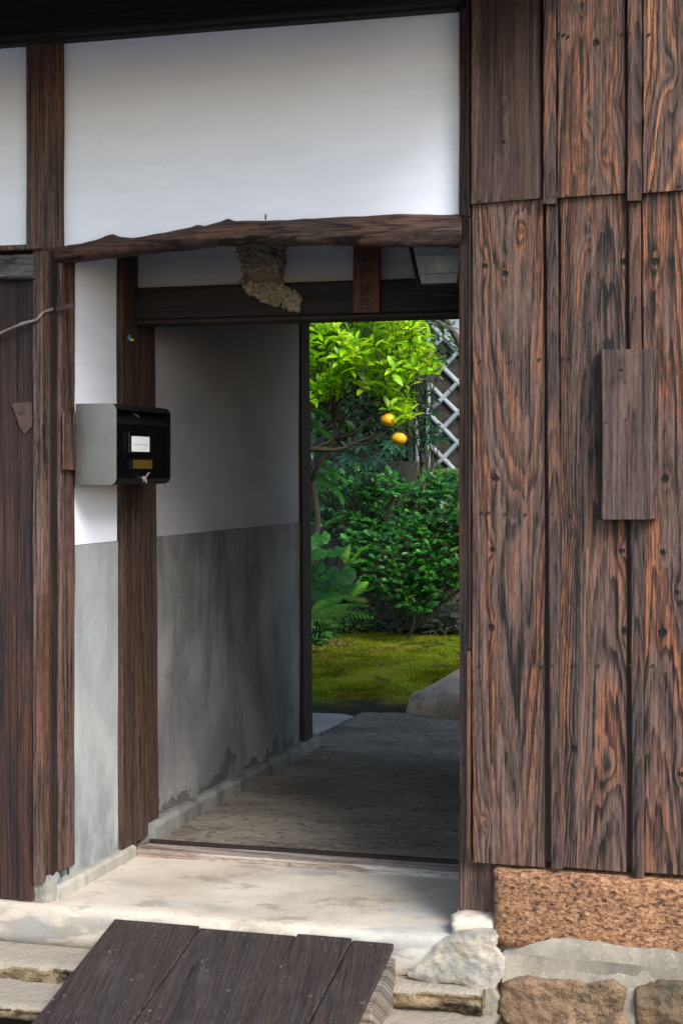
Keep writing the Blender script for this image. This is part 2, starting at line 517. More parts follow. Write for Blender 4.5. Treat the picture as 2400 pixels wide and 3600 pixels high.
def granite(name, cols, scale=90, dark=.6):
    n = NT(name)
    q = n.vmul(n.co, (1, 1, 1.9))
    f = n.noise(q, scale, 5, .75, .6)
    col = n.ramp(n.maprange(f, .30, .70, 0, 1), cols)
    nz = n.noise(n.vadd(q, (3, 1, 7)), scale * .8, 5, .75)
    col = n.mix(n.mul(n.sstep(.53, .60, nz), dark), col, lin(46, 30, 25))
    big = n.noise(n.co, 4, 4, .6)
    col = n.scale_col(col, n.maprange(big, .3, .7, .8, 1.15))
    return n.finish(col, .85, n.add(n.noise(n.co, 40, 4, .65), n.mul(nz, .8)), .008, .8, .25)
M['granite'] = granite('rust granite', [(0, lin(46, 33, 28)), (.25, lin(98, 68, 50)), (.5, lin(140, 100, 72)), (.75, lin(166, 126, 94)), (1, lin(186, 154, 122))], 60, .85)
def stone(name, c1, c2, c3, moss=None, white=0.0):
    n = NT(name)
    big = n.noise(n.co, 7, 5, .65)
    col = n.mix(n.sstep(.35, .65, big), c1, c2)
    b2 = n.noise(n.vadd(n.vmul(n.co, (12, 12, 18)), (6, 4, 2)), 1, 5, .7)
    col = n.mix(n.sstep(.50, .66, b2), col, c3)
    fine = n.noise(n.co, 130, 3, .7)
    col = n.scale_col(col, n.maprange(fine, .28, .72, .72, 1.2))
    if white:
        g = n.node('ShaderNodeNewGeometry')
        nz = n.sep(g.outputs['Normal'])[2]
        col = n.mix(n.mul(n.sstep(.25, .7, n.add(nz, n.mul(n.sub(big, .5), .6))), white), col, lin(152, 143, 130))
    return n.finish(col, .88, n.add(n.mul(fine, .4), n.noise(n.co, 22, 5, .7)), .02, .8, .25)
M['stone_a'] = stone('brown field stone', lin(112, 88, 68), lin(140, 114, 90), lin(66, 54, 45))
M['stone_b'] = stone('mossy brown field stone', lin(108, 86, 64), lin(82, 78, 66), lin(60, 54, 46))
M['stone_c'] = stone('ledge stone', lin(112, 96, 74), lin(146, 126, 98), lin(40, 32, 26), white=.85)
M['boulder'] = stone('garden stepping stone', lin(162, 144, 130), lin(182, 164, 150), lin(140, 122, 110))
M['street'] = cement('street concrete', lin(96, 96, 96), lin(108, 108, 107), lin(80, 80, 80), .3)
M['gutter'] = cement('gutter concrete', lin(70, 72, 70), lin(90, 92, 90), lin(40, 44, 40), .6)
M['slab'] = cement('pale slab', lin(150, 146, 142), lin(166, 162, 156), lin(120, 116, 110), .2)

def simple(name, c, rough=.5, metal=0.0, spec=.4, bump=0.0, var=.1, scale=40):
    n = NT(name)
    f = n.noise(n.co, scale, 4, .6)
    col = n.scale_col(c, n.maprange(f, .3, .7, 1 - var, 1 + var)) if var else c
    r = n.maprange(f, .3, .7, max(.03, rough - .08), min(1, rough + .1))
    return n.finish(col, r, f if bump else None, .002, bump, spec, metal)
M['iron'] = simple('rusty iron', lin(74, 58, 52), .75, .3, var=.3, bump=.5)
M['wire'] = simple('lead grey wire', lin(124, 113, 110), .6, .4, var=.2)
M['strap'] = simple('painted strap', lin(62, 44, 42), .6, var=.2)
M['nail'] = simple('nail iron', lin(52, 44, 44), .6, .6)
def steel_mat():
    n = NT('brushed stainless')
    f = n.noise(n.vmul(n.co, (8, 8, 600)), 1, 2, .5)
    sm = n.noise(n.co, 9, 3, .6)
    col = n.scale_col(lin(138, 135, 132), n.maprange(sm, .3, .7, .82, 1.05))
    return n.finish(col, n.maprange(f, .3, .7, .34, .5), f, .0005, .25, .5, 1.0)
M['steel'] = steel_mat()
M['black'] = simple('black gloss plastic', lin(7, 8, 10), .22, 0, .12, var=0)
M['black_m'] = simple('black satin', lin(20, 20, 22), .42, 0, .4, var=.1)
M['card'] = simple('paper card', lin(226, 226, 228), .8, var=.03)
M['card_print'] = simple('grey print', lin(150, 150, 156), .8, var=0)
M['brass'] = simple('brass plate', lin(176, 138, 66), .38, .85, var=.08)
M['ink'] = simple('black ink', lin(16, 10, 10), .6, var=0)
M['blue'] = simple('blue plastic', lin(40, 110, 150), .5, var=0)
M['yellow'] = simple('yellow plastic', lin(200, 170, 60), .5, var=0)
M['mud'] = stone('dry mud', lin(120, 108, 94), lin(146, 134, 118), lin(60, 51, 45))
def glass_mat():
    n = NT('lantern glass')
    b = n.node('ShaderNodeBsdfPrincipled')
    b.inputs['Base Color'].default_value = (.8, .85, .84, 1)
    b.inputs['Roughness'].default_value = .12
    b.inputs['Transmission Weight'].default_value = .85
    b.inputs['IOR'].default_value = 1.3
    n.t.links.new(b.outputs[0], n.out.inputs['Surface'])
    return n.m
M['glass'] = glass_mat()
M['bulb'] = simple('frosted bulb', lin(196, 196, 190), .4, var=0)

def leaf_mat(name, c1, c2, c3, trans=.35, rough=.4, spec=.5, scale=9):
    n = NT(name)
    g = n.node('ShaderNodeNewGeometry')
    w = n.node('ShaderNodeTexWhiteNoise')
    w.noise_dimensions = '3D'
    # one tone per small cell of space: neighbouring leaves differ, a leaf keeps its own
    sn = n.node('ShaderNodeVectorMath'); sn.operation = 'SNAP'
    n.t.links.new(g.outputs['Position'], sn.inputs[0]); sn.inputs[1].default_value = (1 / scale / 2,) * 3
    n.t.links.new(sn.outputs[0], w.inputs['Vector'])
    big = n.noise(g.outputs['Position'], scale * .35, 3, .6)
    f = n.math('ADD', n.mul(n.noise(g.outputs['Position'], scale, 2, .6), .75), n.mul(w.outputs['Value'], .25))
    col = n.ramp(f, [(.28, c1), (.5, c2), (.72, c3)])
    col = n.scale_col(col, n.maprange(big, .3, .7, .45, 1.35))
    return n.finish(col, rough, None, spec=spec, trans=trans)
M['citrus'] = leaf_mat('citrus leaf', lin(92, 154, 8), lin(162, 212, 14), lin(210, 234, 50), .5, .40)
M['camellia'] = leaf_mat('glossy shrub leaf', lin(18, 66, 18), lin(36, 104, 26), lin(78, 146, 44), .28, .36, .5)
M['fatsia'] = leaf_mat('fatsia leaf', lin(14, 44, 24), lin(22, 60, 30), lin(34, 78, 36), .2, .35)
M['leopard'] = leaf_mat('round leaf', lin(40, 104, 40), lin(62, 134, 52), lin(92, 160, 72), .3, .4, .4, 7)
M['fern'] = leaf_mat('fern green', lin(96, 160, 44), lin(124, 186, 62), lin(158, 206, 92), .4, .6, .15)
M['palm'] = leaf_mat('palm green', lin(42, 104, 32), lin(70, 138, 44), lin(112, 172, 60), .3, .4)
M['ajuga'] = leaf_mat('dark ground cover', lin(60, 88, 62), lin(100, 104, 100), lin(84, 134, 74), .2, .4)
M['herb'] = leaf_mat('low herb green', lin(56, 108, 38), lin(80, 134, 50), lin(118, 164, 72), .3, .5)
M['backleaf'] = leaf_mat('back tree leaf', lin(16, 44, 18), lin(30, 66, 26), lin(58, 98, 40), .25, .45)
M['dryleaf'] = leaf_mat('withered leaf', lin(92, 72, 48), lin(122, 98, 66), lin(150, 130, 90), .15, .7)
M['mossblade'] = leaf_mat('moss blade', lin(88, 104, 18), lin(130, 144, 26), lin(160, 158, 46), .3, .8, .1, 5)
M['bark'] = simple('grey brown bark', lin(70, 61, 52), .85, var=.35, bump=.8, scale=60)
M['twig'] = simple('green brown twig', lin(54, 56, 34), .8, var=.25, scale=60)
def fruit_mat():
    n = NT('citrus peel')
    f = n.noise(n.co, 160, 2, .5)
    big = n.noise(n.co, 14, 3)
    col = n.mix(n.sstep(.35, .65, big), lin(226, 150, 14), lin(236, 176, 28))
    return n.finish(col, .42, f, .002, .6, .45)
M['fruit'] = fruit_mat()
def moss_mat():
    n = NT('moss ground')
    g = n.co
    a = n.noise(g, 1.6, 5, .62)
    b = n.noise(n.vadd(g, (3, 7, 0)), 3.5, 5, .65)
    c = n.noise(g, 60, 4, .7)
    col = n.ramp(a, [(.34, lin(68, 84, 14)), (.46, lin(120, 134, 20)), (.56, lin(138, 122, 40)), (.66, lin(92, 70, 44))])
    s = n.sep(g)
    edge = n.sstep(8.72, 8.28, n.add(s[1], n.mul(n.sub(b, .5), 1.6)))
    col = n.mix(edge, col, lin(52, 58, 44))
    d = n.sstep(.53, .62, b)
    col = n.mix(n.mul(d, .8), col, lin(50, 40, 29))
    soil = n.sstep(10.45, 10.75, n.add(s[1], n.mul(n.sub(b, .5), .8)))
    col = n.mix(soil, col, lin(40, 34, 27))
    col = n.scale_col(col, n.maprange(c, .3, .7, .6, 1.3))
    return n.finish(col, .95, n.add(c, n.mul(b, 2.0)), .02, .9, .1)
M['moss'] = moss_mat()
M['soil'] = stone('dark soil', lin(58, 48, 38), lin(74, 62, 48), lin(40, 33, 27))
M['namako_tile'] = cement('slate tile', lin(38, 40, 42), lin(74, 66, 56), lin(20, 21, 23), .6, bs=6)
M['namako_rib'] = cement('plaster rib', lin(132, 140, 144), lin(152, 156, 158), lin(84, 90, 92), .6, bs=9)
M['garden_wall'] = cement('stained garden wall', lin(72, 70, 64), lin(92, 88, 80), lin(40, 40, 36), .8)
M['mosscap'] = stone('mossy coping', lin(58, 76, 22), lin(84, 100, 30), lin(56, 54, 42))
M['darkroof'] = simple('dark roof boards', lin(52, 38, 32), .8, var=.2)

# ------------------------------------------------------------------ the place: planes (metres)
YF = 4.48            # front face of the gate posts
YP = 4.50            # face of the upper plaster
YB = 4.44            # face of the board cladding
YI = 5.02            # face of the inner lintel
XW = -2.20           # face of the left wall of alcove and passage
XR = UX(1611, YF)    # left face of the right post
YEND = 6.99          # garden end of the passage
ZS = -0.03           # doorstep level

# ---- ground sheets
def ground_sheet():
    ny, nx = 90, 60
    ys = np.concatenate([np.linspace(7.6, 13, 70), np.linspace(13.6, 60, 20)])
    xs = np.concatenate([np.linspace(-40, -6, 10), np.linspace(-5.6, 1.5, 40), np.linspace(2.5, 40, 10)])
    V, F = [], []
    for y in ys:
        for x in xs:
            t = min(1, max(0, (y - 8.1) / 2.6)); t = t * t * (3 - 2 * t)
            z = -.012 + .17 * t + .03 * noise.noise(Vector((x * 1.3, y * 1.3, 1))) * min(1, t * 4) + .008 * noise.noise(Vector((x * 7, y * 7, 4)))
            V.append((x, y, z))
    w = len(xs)
    for j in range(len(ys) - 1):
        for i in range(w - 1):
            F.append((j * w + i, j * w + i + 1, (j + 1) * w + i + 1, (j + 1) * w + i))
    return V, F
def ground_z(x, y):
    t = min(1, max(0, (y - 8.1) / 2.6)); t = t * t * (3 - 2 * t)
    return -.012 + .17 * t + .03 * noise.noise(Vector((x * 1.3, y * 1.3, 1))) * min(1, t * 4)
V, F = ground_sheet()
o = mobj('moss_ground', V, F, M['moss'], None, True, recenter=False); tag(o, 'yellow green moss ground of the garden beyond the passage', None, None, 'structure')

def wavy_sheet(name, x, y, z0, z1, mat, nx=40, ny=30, amp=.004, label=None, thick=.25, edge=None):
    V, F = [], []
    for j in range(ny + 1):
        for i in range(nx + 1):
            X = x[0] + (x[1] - x[0]) * i / nx
            Y = y[0] + (y[1] - y[0]) * j / ny
            if edge and j == ny: Y += edge * noise.noise(Vector((X * 4, 3, 1))) + edge * .5 * noise.noise(Vector((X * 17, 3, 1)))
            z = z0 + (z1 - z0) * j / ny + amp * noise.noise(Vector((X * 3, Y * 3, 2))) + amp * .4 * noise.noise(Vector((X * 14, Y * 14, 5)))
            V.append((X, Y, z))
    w = nx + 1
    for j in range(ny):
        for i in range(nx):
            F.append((j * w + i, j * w + i + 1, (j + 1) * w + i + 1, (j + 1) * w + i))
    n0 = len(V)
    rim = [i for i in range(w)] + [j * w + nx for j in range(1, ny + 1)] + [ny * w + i for i in range(nx - 1, -1, -1)] + [j * w for j in range(ny - 1, 0, -1)]
    for r in rim:
        a = V[r]; V.append((a[0], a[1], a[2] - thick))
    for k in range(len(rim)):
        k2 = (k + 1) % len(rim)
        F.append((rim[k], n0 + k, n0 + k2, rim[k2]))
    return mobj(name, V, F, mat, None, True, recenter=False)
o = wavy_sheet('passage_floor', (XW - .05, -.86), (5.04, 8.08), -.006, .012, M['floor'], 50, 70, .006, thick=.3, edge=.05)
tag(o, 'rough dark concrete floor of the covered passage', None, None, 'structure')
o = wavy_sheet('street', (-30, 30), (-25, 3.62), -.40, -.40, M['street'], 30, 15, .004, thick=.2)
tag(o, 'grey lane in front of the gate', None, None, 'structure')

# pale slab let into the floor by the far post
sl = [GP(1085, 2508, .012), GP(1200, 2512, .012), GP(1243, 2520, .012), GP(1210, 2535, .012), GP(1150, 2560, .012), GP(1085, 2580, .012), GP(1000, 2580, .012), GP(1000, 2508, .012)]
top = [(p.x, p.y, .016) for p in sl]; bot = [(p.x, p.y, -.04) for p in sl]
o = mobj('paving_slab', top + bot, [tuple(range(8))[::-1]] + [(k, (k + 1) % 8, 8 + (k + 1) % 8, 8 + k) for k in range(8)], M['slab'])
tag(o, 'pale smooth concrete slab in the floor by the far passage post', 'slab')

# ---- doorstep: cream concrete sill slab with a worn front edge
def doorstep():
    x0, x1 = -3.6, -.885
    nx = 90
    prof = [(5.03, ZS + .004), (4.8, ZS + .002), (4.6, ZS), (4.45, ZS - .002), (4.398, ZS - .003), (4.387, ZS - .010), (4.384, ZS - .05), (4.386, ZS - .09), (4.392, ZS - .12), (4.41, ZS - .128)]
    V, F = [], []
    for i in range(nx + 1):
        X = x0 + (x1 - x0) * i / nx
        for k, (y, z) in enumerate(prof):
            dy = .006 * noise.noise(Vector((X * 6, k * .4, 2))) if k > 3 else 0
            dz = .003 * noise.noise(Vector((X * 5, y * 5, 7)))
            if k >= 8: dz += .014 * noise.noise(Vector((X * 7, 1, 3)))
            V.append((X, y + dy, z + dz))
    m = len(prof)
    for i in range(nx):
        for k in range(m - 1):
            F.append((i * m + k, i * m + k + 1, (i + 1) * m + k + 1, (i + 1) * m + k))
    return V, F
V, F = doorstep()
step = mobj('doorstep', V, F, M['step'], None, True, recenter=False)
tag(step, 'cream concrete doorstep slab in front of the gate opening', 'doorstep')
step.location.z = 0

# ledges below the doorstep: two courses of stone, then the gutter
led = thing('step_foundation', 'two low courses of pale worn stone under the cream doorstep', 'foundation', (-2.2, 4.3, -.4))
def ledge(name, x, y, z, seed, mat, amp=.012):
    """long stone with flat pale top and broken front face"""
    nx = max(12, int((x[1] - x[0]) * 90))
    V, F = [], []
    prof = [(y[1], z[1], 0), (y[0] + .03, z[1], .3), (y[0] + .008, z[1] - .006, .7), (y[0], z[1] - .016, 1), (y[0] + .002, z[1] * .7 + z[0] * .3, 1.5), (y[0] + .004, (z[0] + z[1]) / 2, 1.7), (y[0] + .006, z[1] * .25 + z[0] * .75, 1.5), (y[0] + .012, z[0], 1.2), (y[1], z[0], 0)]
    m = len(prof)
    for i in range(nx + 1):
        X = x[0] + (x[1] - x[0]) * i / nx
        for k, (yy, zz, w) in enumerate(prof):
            a = amp * w * (noise.noise(Vector((X * 9, k * .8, seed))) + .6 * noise.noise(Vector((X * 30, k * 2.1, seed + 5))))
            b = amp * .4 * min(w, 1) * noise.noise(Vector((X * 12, k * 1.3, seed + 9)))
            V.append((X, yy + a, zz + b))
    for i in range(nx):
        for k in range(m - 1):
            F.append((i * m + k, i * m + k + 1, (i + 1) * m + k + 1, (i + 1) * m + k))
    F.append(tuple(range(m))); F.append(tuple(nx * m + k for k in range(m - 1, -1, -1)))
    return mobj(name, V, F, mat, led, True)
ledge('stone', (-3.6, -2.95), (4.225, 4.45), (-.215, -.150), 1.0, M['stone_c'])
ledge('stone', (-2.94, -1.92), (4.215, 4.45), (-.215, -.152), 2.0, M['stone_c'])
ledge('stone', (-1.91, -1.26), (4.25, 4.45), (-.23, -.152), 3.0, M['stone_c'])
ledge('stone', (-1.255, UX(1700, 4.33)), (4.315, 4.45), (-.215, -.150), 4.0, M['stone_c'], .016)
ledge('stone', (-3.6, -1.7), (4.02, 4.45), (-.245, -.205), 5.0, M['stone_c'], .006)
ledge('stone', (-1.69, UX(1720, 4.2)), (4.06, 4.45), (-.30, -.222), 6.0, M['stone_c'], .006)
bx_ = [boxv((-30, 30), (4.02, 4.04), (-.75, -.36)), boxv((-30, 30), (3.70, 4.02), (-.75, -.72))]
o = wavy_sheet('gutter', (-3.6, 3), (3.60, 4.30), -.56, -.50, M['gutter'], 40, 6, .006, thick=.3)
tag(o, 'dark damp gutter edge below the stone courses', None, None, 'structure')

# ------------------------------------------------------------------ gate frame
gate = thing('gate_frame', 'dark weathered timber gate frame with a crooked log beam over the opening', 'gate frame', (-1.6, YF, ZS))
XPL = UX(91, YF)      # left post
XPR = UX(209, YF)
bar('post', (XPL, XPR + .004), (YF, YF + .105), (.045, 2.75), M['post'], gate, 'z', 22, .0012, .006, wob=.004)
# right post, slim in view, set on mortar
bar('post', (XR, XR + .115), (YF, YF + .12), (.02, 2.75), M['post'], gate, 'z', 22, .0012, .006, wob=.003)
# thin cover strips at the edge of the cladding
bar('cover_strip', (UX(1640, YB), UX(1650, YB)), (YB - .004, YF), (VZ(1650, 760, YB), 2.72), M['post_dark'], gate, 'z', 12, .001, .002)
bar('cover_strip', (UX(1640, YB), UX(1652, YB)), (YB - .008, YF), (VZ(1650, 3025, YB), VZ(1650, 2290, YB)), M['post'], gate, 'z', 12, .001, .002)
bar('cover_strip', (UX(1644, YB), UX(1653, YB)), (YB - .002, YF), (VZ(1650, 2280, YB), VZ(1650, 765, YB)), M['post_dark'], gate, 'z', 12, .001, .002)
zb = VZ(214, 119, 4.42)
bar('top_beam', (-5.2, XR + .02), (4.42, 4.60), (zb, zb + .24), M['beam'], gate, 'x', 20, .002, .006)
bar('batten', (-5.2, XR - .002), (4.455, 4.50), (zb - .008, zb + .01), M['post_dark'], gate, 'x', 20, .001, .002)

# the log: traced in metres along the span, thicker at the right, with cut branch stubs
def log_beam():
    up = [(190, 868), (250, 858), (330, 843), (372, 826), (388, 822), (410, 830), (460, 833), (560, 815), (660, 797), (690, 788), (716, 793), (770, 776), (793, 765), (815, 775), (900, 772), (1050, 765), (1200, 757), (1350, 751), (1480, 748), (1625, 746)]
    lo = [(190, 925), (263, 916), (380, 900), (500, 886), (640, 871), (760, 863), (880, 857), (1000, 856), (1150, 858), (1300, 861), (1450, 862), (1625, 860)]
    us = np.linspace(190, 1625, 190)
    uv = np.interp(us, [p[0] for p in up], [p[1] for p in up])
    lv = np.interp(us, [p[0] for p in lo], [p[1] for p in lo])
    V, F = [], []
    n = 22
    for i, u in enumerate(us):
        x = UX(u, 4.47); zt = VZ(u, uv[i], 4.47); zl = VZ(u, lv[i], 4.47)
        zc, rz = (zt + zl) / 2, (zt - zl) / 2
        for k in range(n):
            t = 2 * math.pi * k / n
            cy, cz = math.cos(t), math.sin(t)
            pw = .8
            w = Vector((x * 5, cy * .8, cz * .8))
            r = 1 + .10 * noise.noise(w * 1.5) + .09 * noise.noise(Vector((x * 3, cy * 4, cz * 4 + 3))) + .07 * noise.noise(Vector((x * 22, cy * 2.5, cz * 2.5)))
            V.append((x, 4.505 + math.copysign(abs(cy) ** pw, cy) * .052 * r, zc + math.copysign(abs(cz) ** pw, cz) * rz * r))
    for i in range(len(us) - 1):
        for k in range(n):
            F.append((i * n + k, (i + 1) * n + k, (i + 1) * n + (k + 1) % n, i * n + (k + 1) % n))
    F.append(tuple(range(n))); F.append(tuple((len(us) - 1) * n + k for k in range(n - 1, -1, -1)))
    return V, F
V, F = log_beam()
lg = mobj('log_beam', V, F, M['log'], gate, True)
lg['label'] = 'crooked natural log with knobby branch stubs'
V, F = tubev([PT(933, 772, 4.462), PT(934, 754, 4.455)], .0022, 6)
mobj('nail', V, F, M['nail'], gate)

# ------------------------------------------------------------------ upper plaster walls
def plaster_panel(name, x0, x1, zbot, ztop, label, cat='wall'):
    """plaster field, its rim a touch lower than the middle where it meets the timber"""
    nx, nz = 40, 24
    V, F = [], []
    for j in range(nz + 1):
        for i in range(nx + 1):
            s, t = i / nx, j / nz
            x = x0 + (x1 - x0) * s
            zb_ = zbot(x) if callable(zbot) else zbot
            z = zb_ + (ztop - zb_) * t
            e = min(s, 1 - s) * (x1 - x0)
            d = .006 * math.exp(-e / .012) + .003 * noise.noise(Vector((x * 2, z * 2, 3)))
            V.append((x, YP + d, z))
    w = nx + 1
    for j in range(nz):
        for i in range(nx):
            F.append((j * w + i, j * w + i + 1, (j + 1) * w + i + 1, (j + 1) * w + i))
    n0 = len(V)
    zmin = zbot((x0 + x1) / 2) if callable(zbot) else zbot
    bv, bf = boxv((x0, x1), (YP + .012, YP + .07), (zmin + .02, ztop))
    V2, F2 = merge([(V, F), (bv, bf)])
    o = mobj(name, V2, F2, M['plaster'], None, True)
    return tag(o, label, cat)
def under(x):
    return 1.90
plaster_panel('plaster_wall', XPR + .002, XR, under, zb + .02, 'wide white plaster wall panel above the log beam')
plaster_panel('plaster_wall', -4.4, XPL, VZ(40, 872, YP), zb + .02, 'narrow sliver of white plaster wall above the dark plank door', 'wall')

# ------------------------------------------------------------------ left plank door
door = thing('plank_door', 'dark brown plank door at the far end of the facade beside the gate post', 'door', (-2.5, 4.40, ZS))
YD = 4.40
zt = VZ(60, 985, YD)
xs = [-3.55, -3.18, -2.86, -2.67, UX(60, YD), UX(119, YD)]
for i in range(len(xs) - 1):
    bar('plank', (xs[i] + .001, xs[i + 1] - .001), (YD + .004 * (i % 2), YD + .03), (ZS + .004, zt + .05), M['door'], door, 'z', 16, .0008, .003)
st = bar('stile', (UX(120, YD), UX(155, YD)), (YD - .012, YD + .05), (VZ(130, 3100, YD), VZ(130, 872, YD)), M['post'], door, 'z', 18, .0012, .004)
bar('rebate_strip', (UX(157, YD + .03), UX(176, YD + .03)), (YD + .035, YF + .01), (.03, VZ(130, 872, YD)), M['post_dark'], door, 'z', 14, .001, .003)
hd = bar('header', (-3.6, UX(135, YD)), (YD - .03, YD + .02), (zt, VZ(60, 900, YD)), wood('charred header', lin(84, 78, 78), lin(58, 54, 56), lin(20, 18, 20), lin(96, 96, 98), axis='x', greyamt=.6, line=.6, a=500, b=6), door, 'x', 10, .002, .005)
bar('head_rail', (-3.6, UX(160, YD)), (YD - .035, YD + .06), (VZ(60, 884, YD), VZ(60, 866, YD)), M['post'], door, 'x', 12, .0015, .003)
# iron latch plate: pointed, hanging by the stile
lp = [PT(42, 1418, YD - .006), PT(112, 1414, YD - .006), PT(113, 1500, YD - .006), PT(86, 1527, YD - .006), PT(70, 1500, YD - .006)]
V = [tuple(p) for p in lp] + [(p.x, p.y + .012, p.z) for p in lp]
lat = mobj('latch_plate', V, [(4, 3, 2, 1, 0)] + [(k, (k + 1) % 5, 5 + (k + 1) % 5, 5 + k) for k in range(5)], M['iron'], door)
V, F = tubev([PT(80, 1447, YD - .002), PT(80, 1447, YD - .010)], .007, 10)
mobj('rivet', V, F, M['nail'], lat)
# wire and strap
wr = thing('strap_wire', 'twisted grey wire ending in a brown strap nailed across the gate post', 'wire', tuple(PT(150, 1120, 4.38)))
pts = [(-60, 1200), (0, 1172), (40, 1154), (80, 1138), (112, 1129), (130, 1124), (142, 1110), (152, 1098), (168, 1092), (186, 1086)]
V, F = tubev([PT(u, v, 4.372 + (.055 if u > 160 else .012) * max(0, (u - 100)) / 86) for u, v in pts], [.0046 + .0012 * math.sin(i * 2.4) for i in range(len(pts))], 8)
mobj('wire', V, F, M['wire'], wr, True)
a, b = PT(180, 1090, YF - .008), PT(264, 1072, YF - .008)
V, F = [], []
for p in (a, b):
    for dy, dz in ((-.003, -.008), (.003, -.008), (.003, .008), (-.003, .008)):
        V.append((p.x, p.y + dy, p.z + dz))
mobj('strap', V, [(0, 1, 5, 4), (1, 2, 6, 5), (2, 3, 7, 6), (3, 0, 4, 7), (3, 2, 1, 0), (4, 5, 6, 7)], M['strap'], wr)

# ------------------------------------------------------------------ alcove side wall
alc = thing('alcove_wall', 'white alcove side wall with a grey cement dado behind the mailbox', 'wall', (XW, 4.75, ZS))
ZD = 1.017
def side_panel(name, y, z, mat, parent, x=XW, th=.08, amp=.003, ny=24, nz=30):
    V, F = [], []
    for j in range(nz + 1):
        for i in range(ny + 1):
            yy = y[0] + (y[1] - y[0]) * i / ny; zz = z[0] + (z[1] - z[0]) * j / nz
            V.append((x + amp * noise.noise(Vector((yy * 2.5, zz * 2.5, 8))), yy, zz))
    w = ny + 1
    for j in range(nz):
        for i in range(ny):
            F.append((j * w + i, j * w + i + 1, (j + 1) * w + i + 1, (j + 1) * w + i))
    bv, bf = boxv((x - th, x - .012), y, z)
    V, F = merge([(V, F), (bv, bf)])
    return mobj(name, V, F, mat, parent, True)
side_panel('plaster', (4.56, 4.93), (ZD, 2.45), M['plaster'], alc)
side_panel('dado', (4.56, 4.93), (-.02, ZD - .001), M['dado'], alc, XW + .004)
bar('plinth', (XW - .02, XW + .034), (4.44, 5.0), (ZS - .02, .012), M['plinth'], alc, 'y', 14, .003, .010)
V, F = rockv((-2.235, 4.455, .0), (.11, .10, .10), 4.2, 3.2, .2, .14, 26, 18, 5)
mobj('mortar_lump', V, F, M['mortar_blue'], alc, True)

# ------------------------------------------------------------------ inner door frame: jamb, lintel, transom, sill
fr = thing('door_frame', 'inner dark timber door frame with plaster transom, set back in the alcove', 'door frame', (-1.6, YI, 0))
bar('jamb', (XW - .06, XW + .020), (4.918, 5.045), (-.01, 2.40), M['jamb'], fr, 'z', 20, .0012, .005)
bar('jamb', (XW - .06, XW + .012), (5.048, 5.225), (.015, VZ(433, 1130, YI)), M['jamb'], fr, 'z', 20, .0012, .005, lean=(.010, -.004))
bar('jamb', (XR + .0, XR + .12), (4.95, 5.2), (-.01, 2.40), M['jamb'], fr, 'z', 12, .0012, .005)
zl0, zl1 = 1.728, 1.852
bar('lintel', (XW + .021, XR + .05), (YI, YI + .11), (zl0 + .016, zl1), M['beam'], fr, 'x', 16, .0015, .005)
bar('lintel_strip', (XW + .021, XR + .05), (YI - .008, YI + .10), (zl0, zl0 + .015), M['post_dark'], fr, 'x', 16, .0008, .003)
box('transom_panel', (XW + .018, XR + .05), (YI + .03, YI + .09), (zl1 - .01, 2.42), M['plaster_shaded'], fr)
bar('sill', (XW + .036, XR + .10), (5.00, 5.10), (ZS - .02, -.004), M['sill'], fr, 'x', 18, .0012, .004)
bar('sill_rail', (XW + .036, XR + .10), (5.101, 5.122), (-.02, .006), M['post_dark'], fr, 'x', 18, .0006, .003)
p = PT(1018, 3033, 4.998)
V, F = tubev([Vector((p.x, 5.003, -.016)), Vector((p.x, 4.996, -.016))], .005, 10)
mobj('screw', V, F, M['wire'], fr)
# small blue and yellow fastener on the jamb
kn = thing('wall_fastener', 'tiny blue and yellow plastic fastener on the inner jamb', 'fastener', tuple(PT(441, 1190, 4.96)))
V, F = rockv((XW + .024, 4.965, VZ(441, 1187, 4.965)), (.014, .018, .02), 2, 2.2, .05, .0, 12, 8)
mobj('cap', V, F, M['blue'], kn, True)
V, F = rockv((XW + .03, 4.972, VZ(441, 1195, 4.965)), (.012, .026, .01), 3, 2.5, .05, .0, 12, 8)
mobj('wing', V, F, M['yellow'], kn, True)

# ------------------------------------------------------------------ passage wall
pas = thing('passage_wall', 'long shaded passage wall, white plaster over peeling grey cement', 'wall', (XW, 6.1, 0))
side_panel('plaster', (5.22, 6.90), (ZD, 2.30), M['plaster_shaded'], pas, ny=40)
side_panel('dado', (5.22, 6.90), (-.02, ZD - .001), M['dado_shaded'], pas, XW + .004, ny=40)
V, F = bar('plinth', (XW - .02, XW + .045), (5.13, 7.06), (-.03, .055), M['plinth_shaded'], pas, 'y', 30, .004, .014, build=False)
mobj('plinth', V, F, M['plinth_shaded'], pas)
bar('end_post', (XW - .10, XW + .012), (6.86, YEND), (.05, 2.35), M['post_dark'], pas, 'z', 16, .001, .004, lean=(.012, -.008))
bar('light_block_header', (XW - .1, -.62), (6.87, 6.98), (1.94, 2.36), M['post_dark'], pas, 'x', 10, .001, .004)  # unseen header added to keep garden light out of the passage
bar('light_block_boarding', (-1.43, -.62), (6.88, 6.96), (-.02, 1.935), M['post_dark'], pas, 'z', 8, .001, .004)  # added out of view: narrows the exit to cut garden light
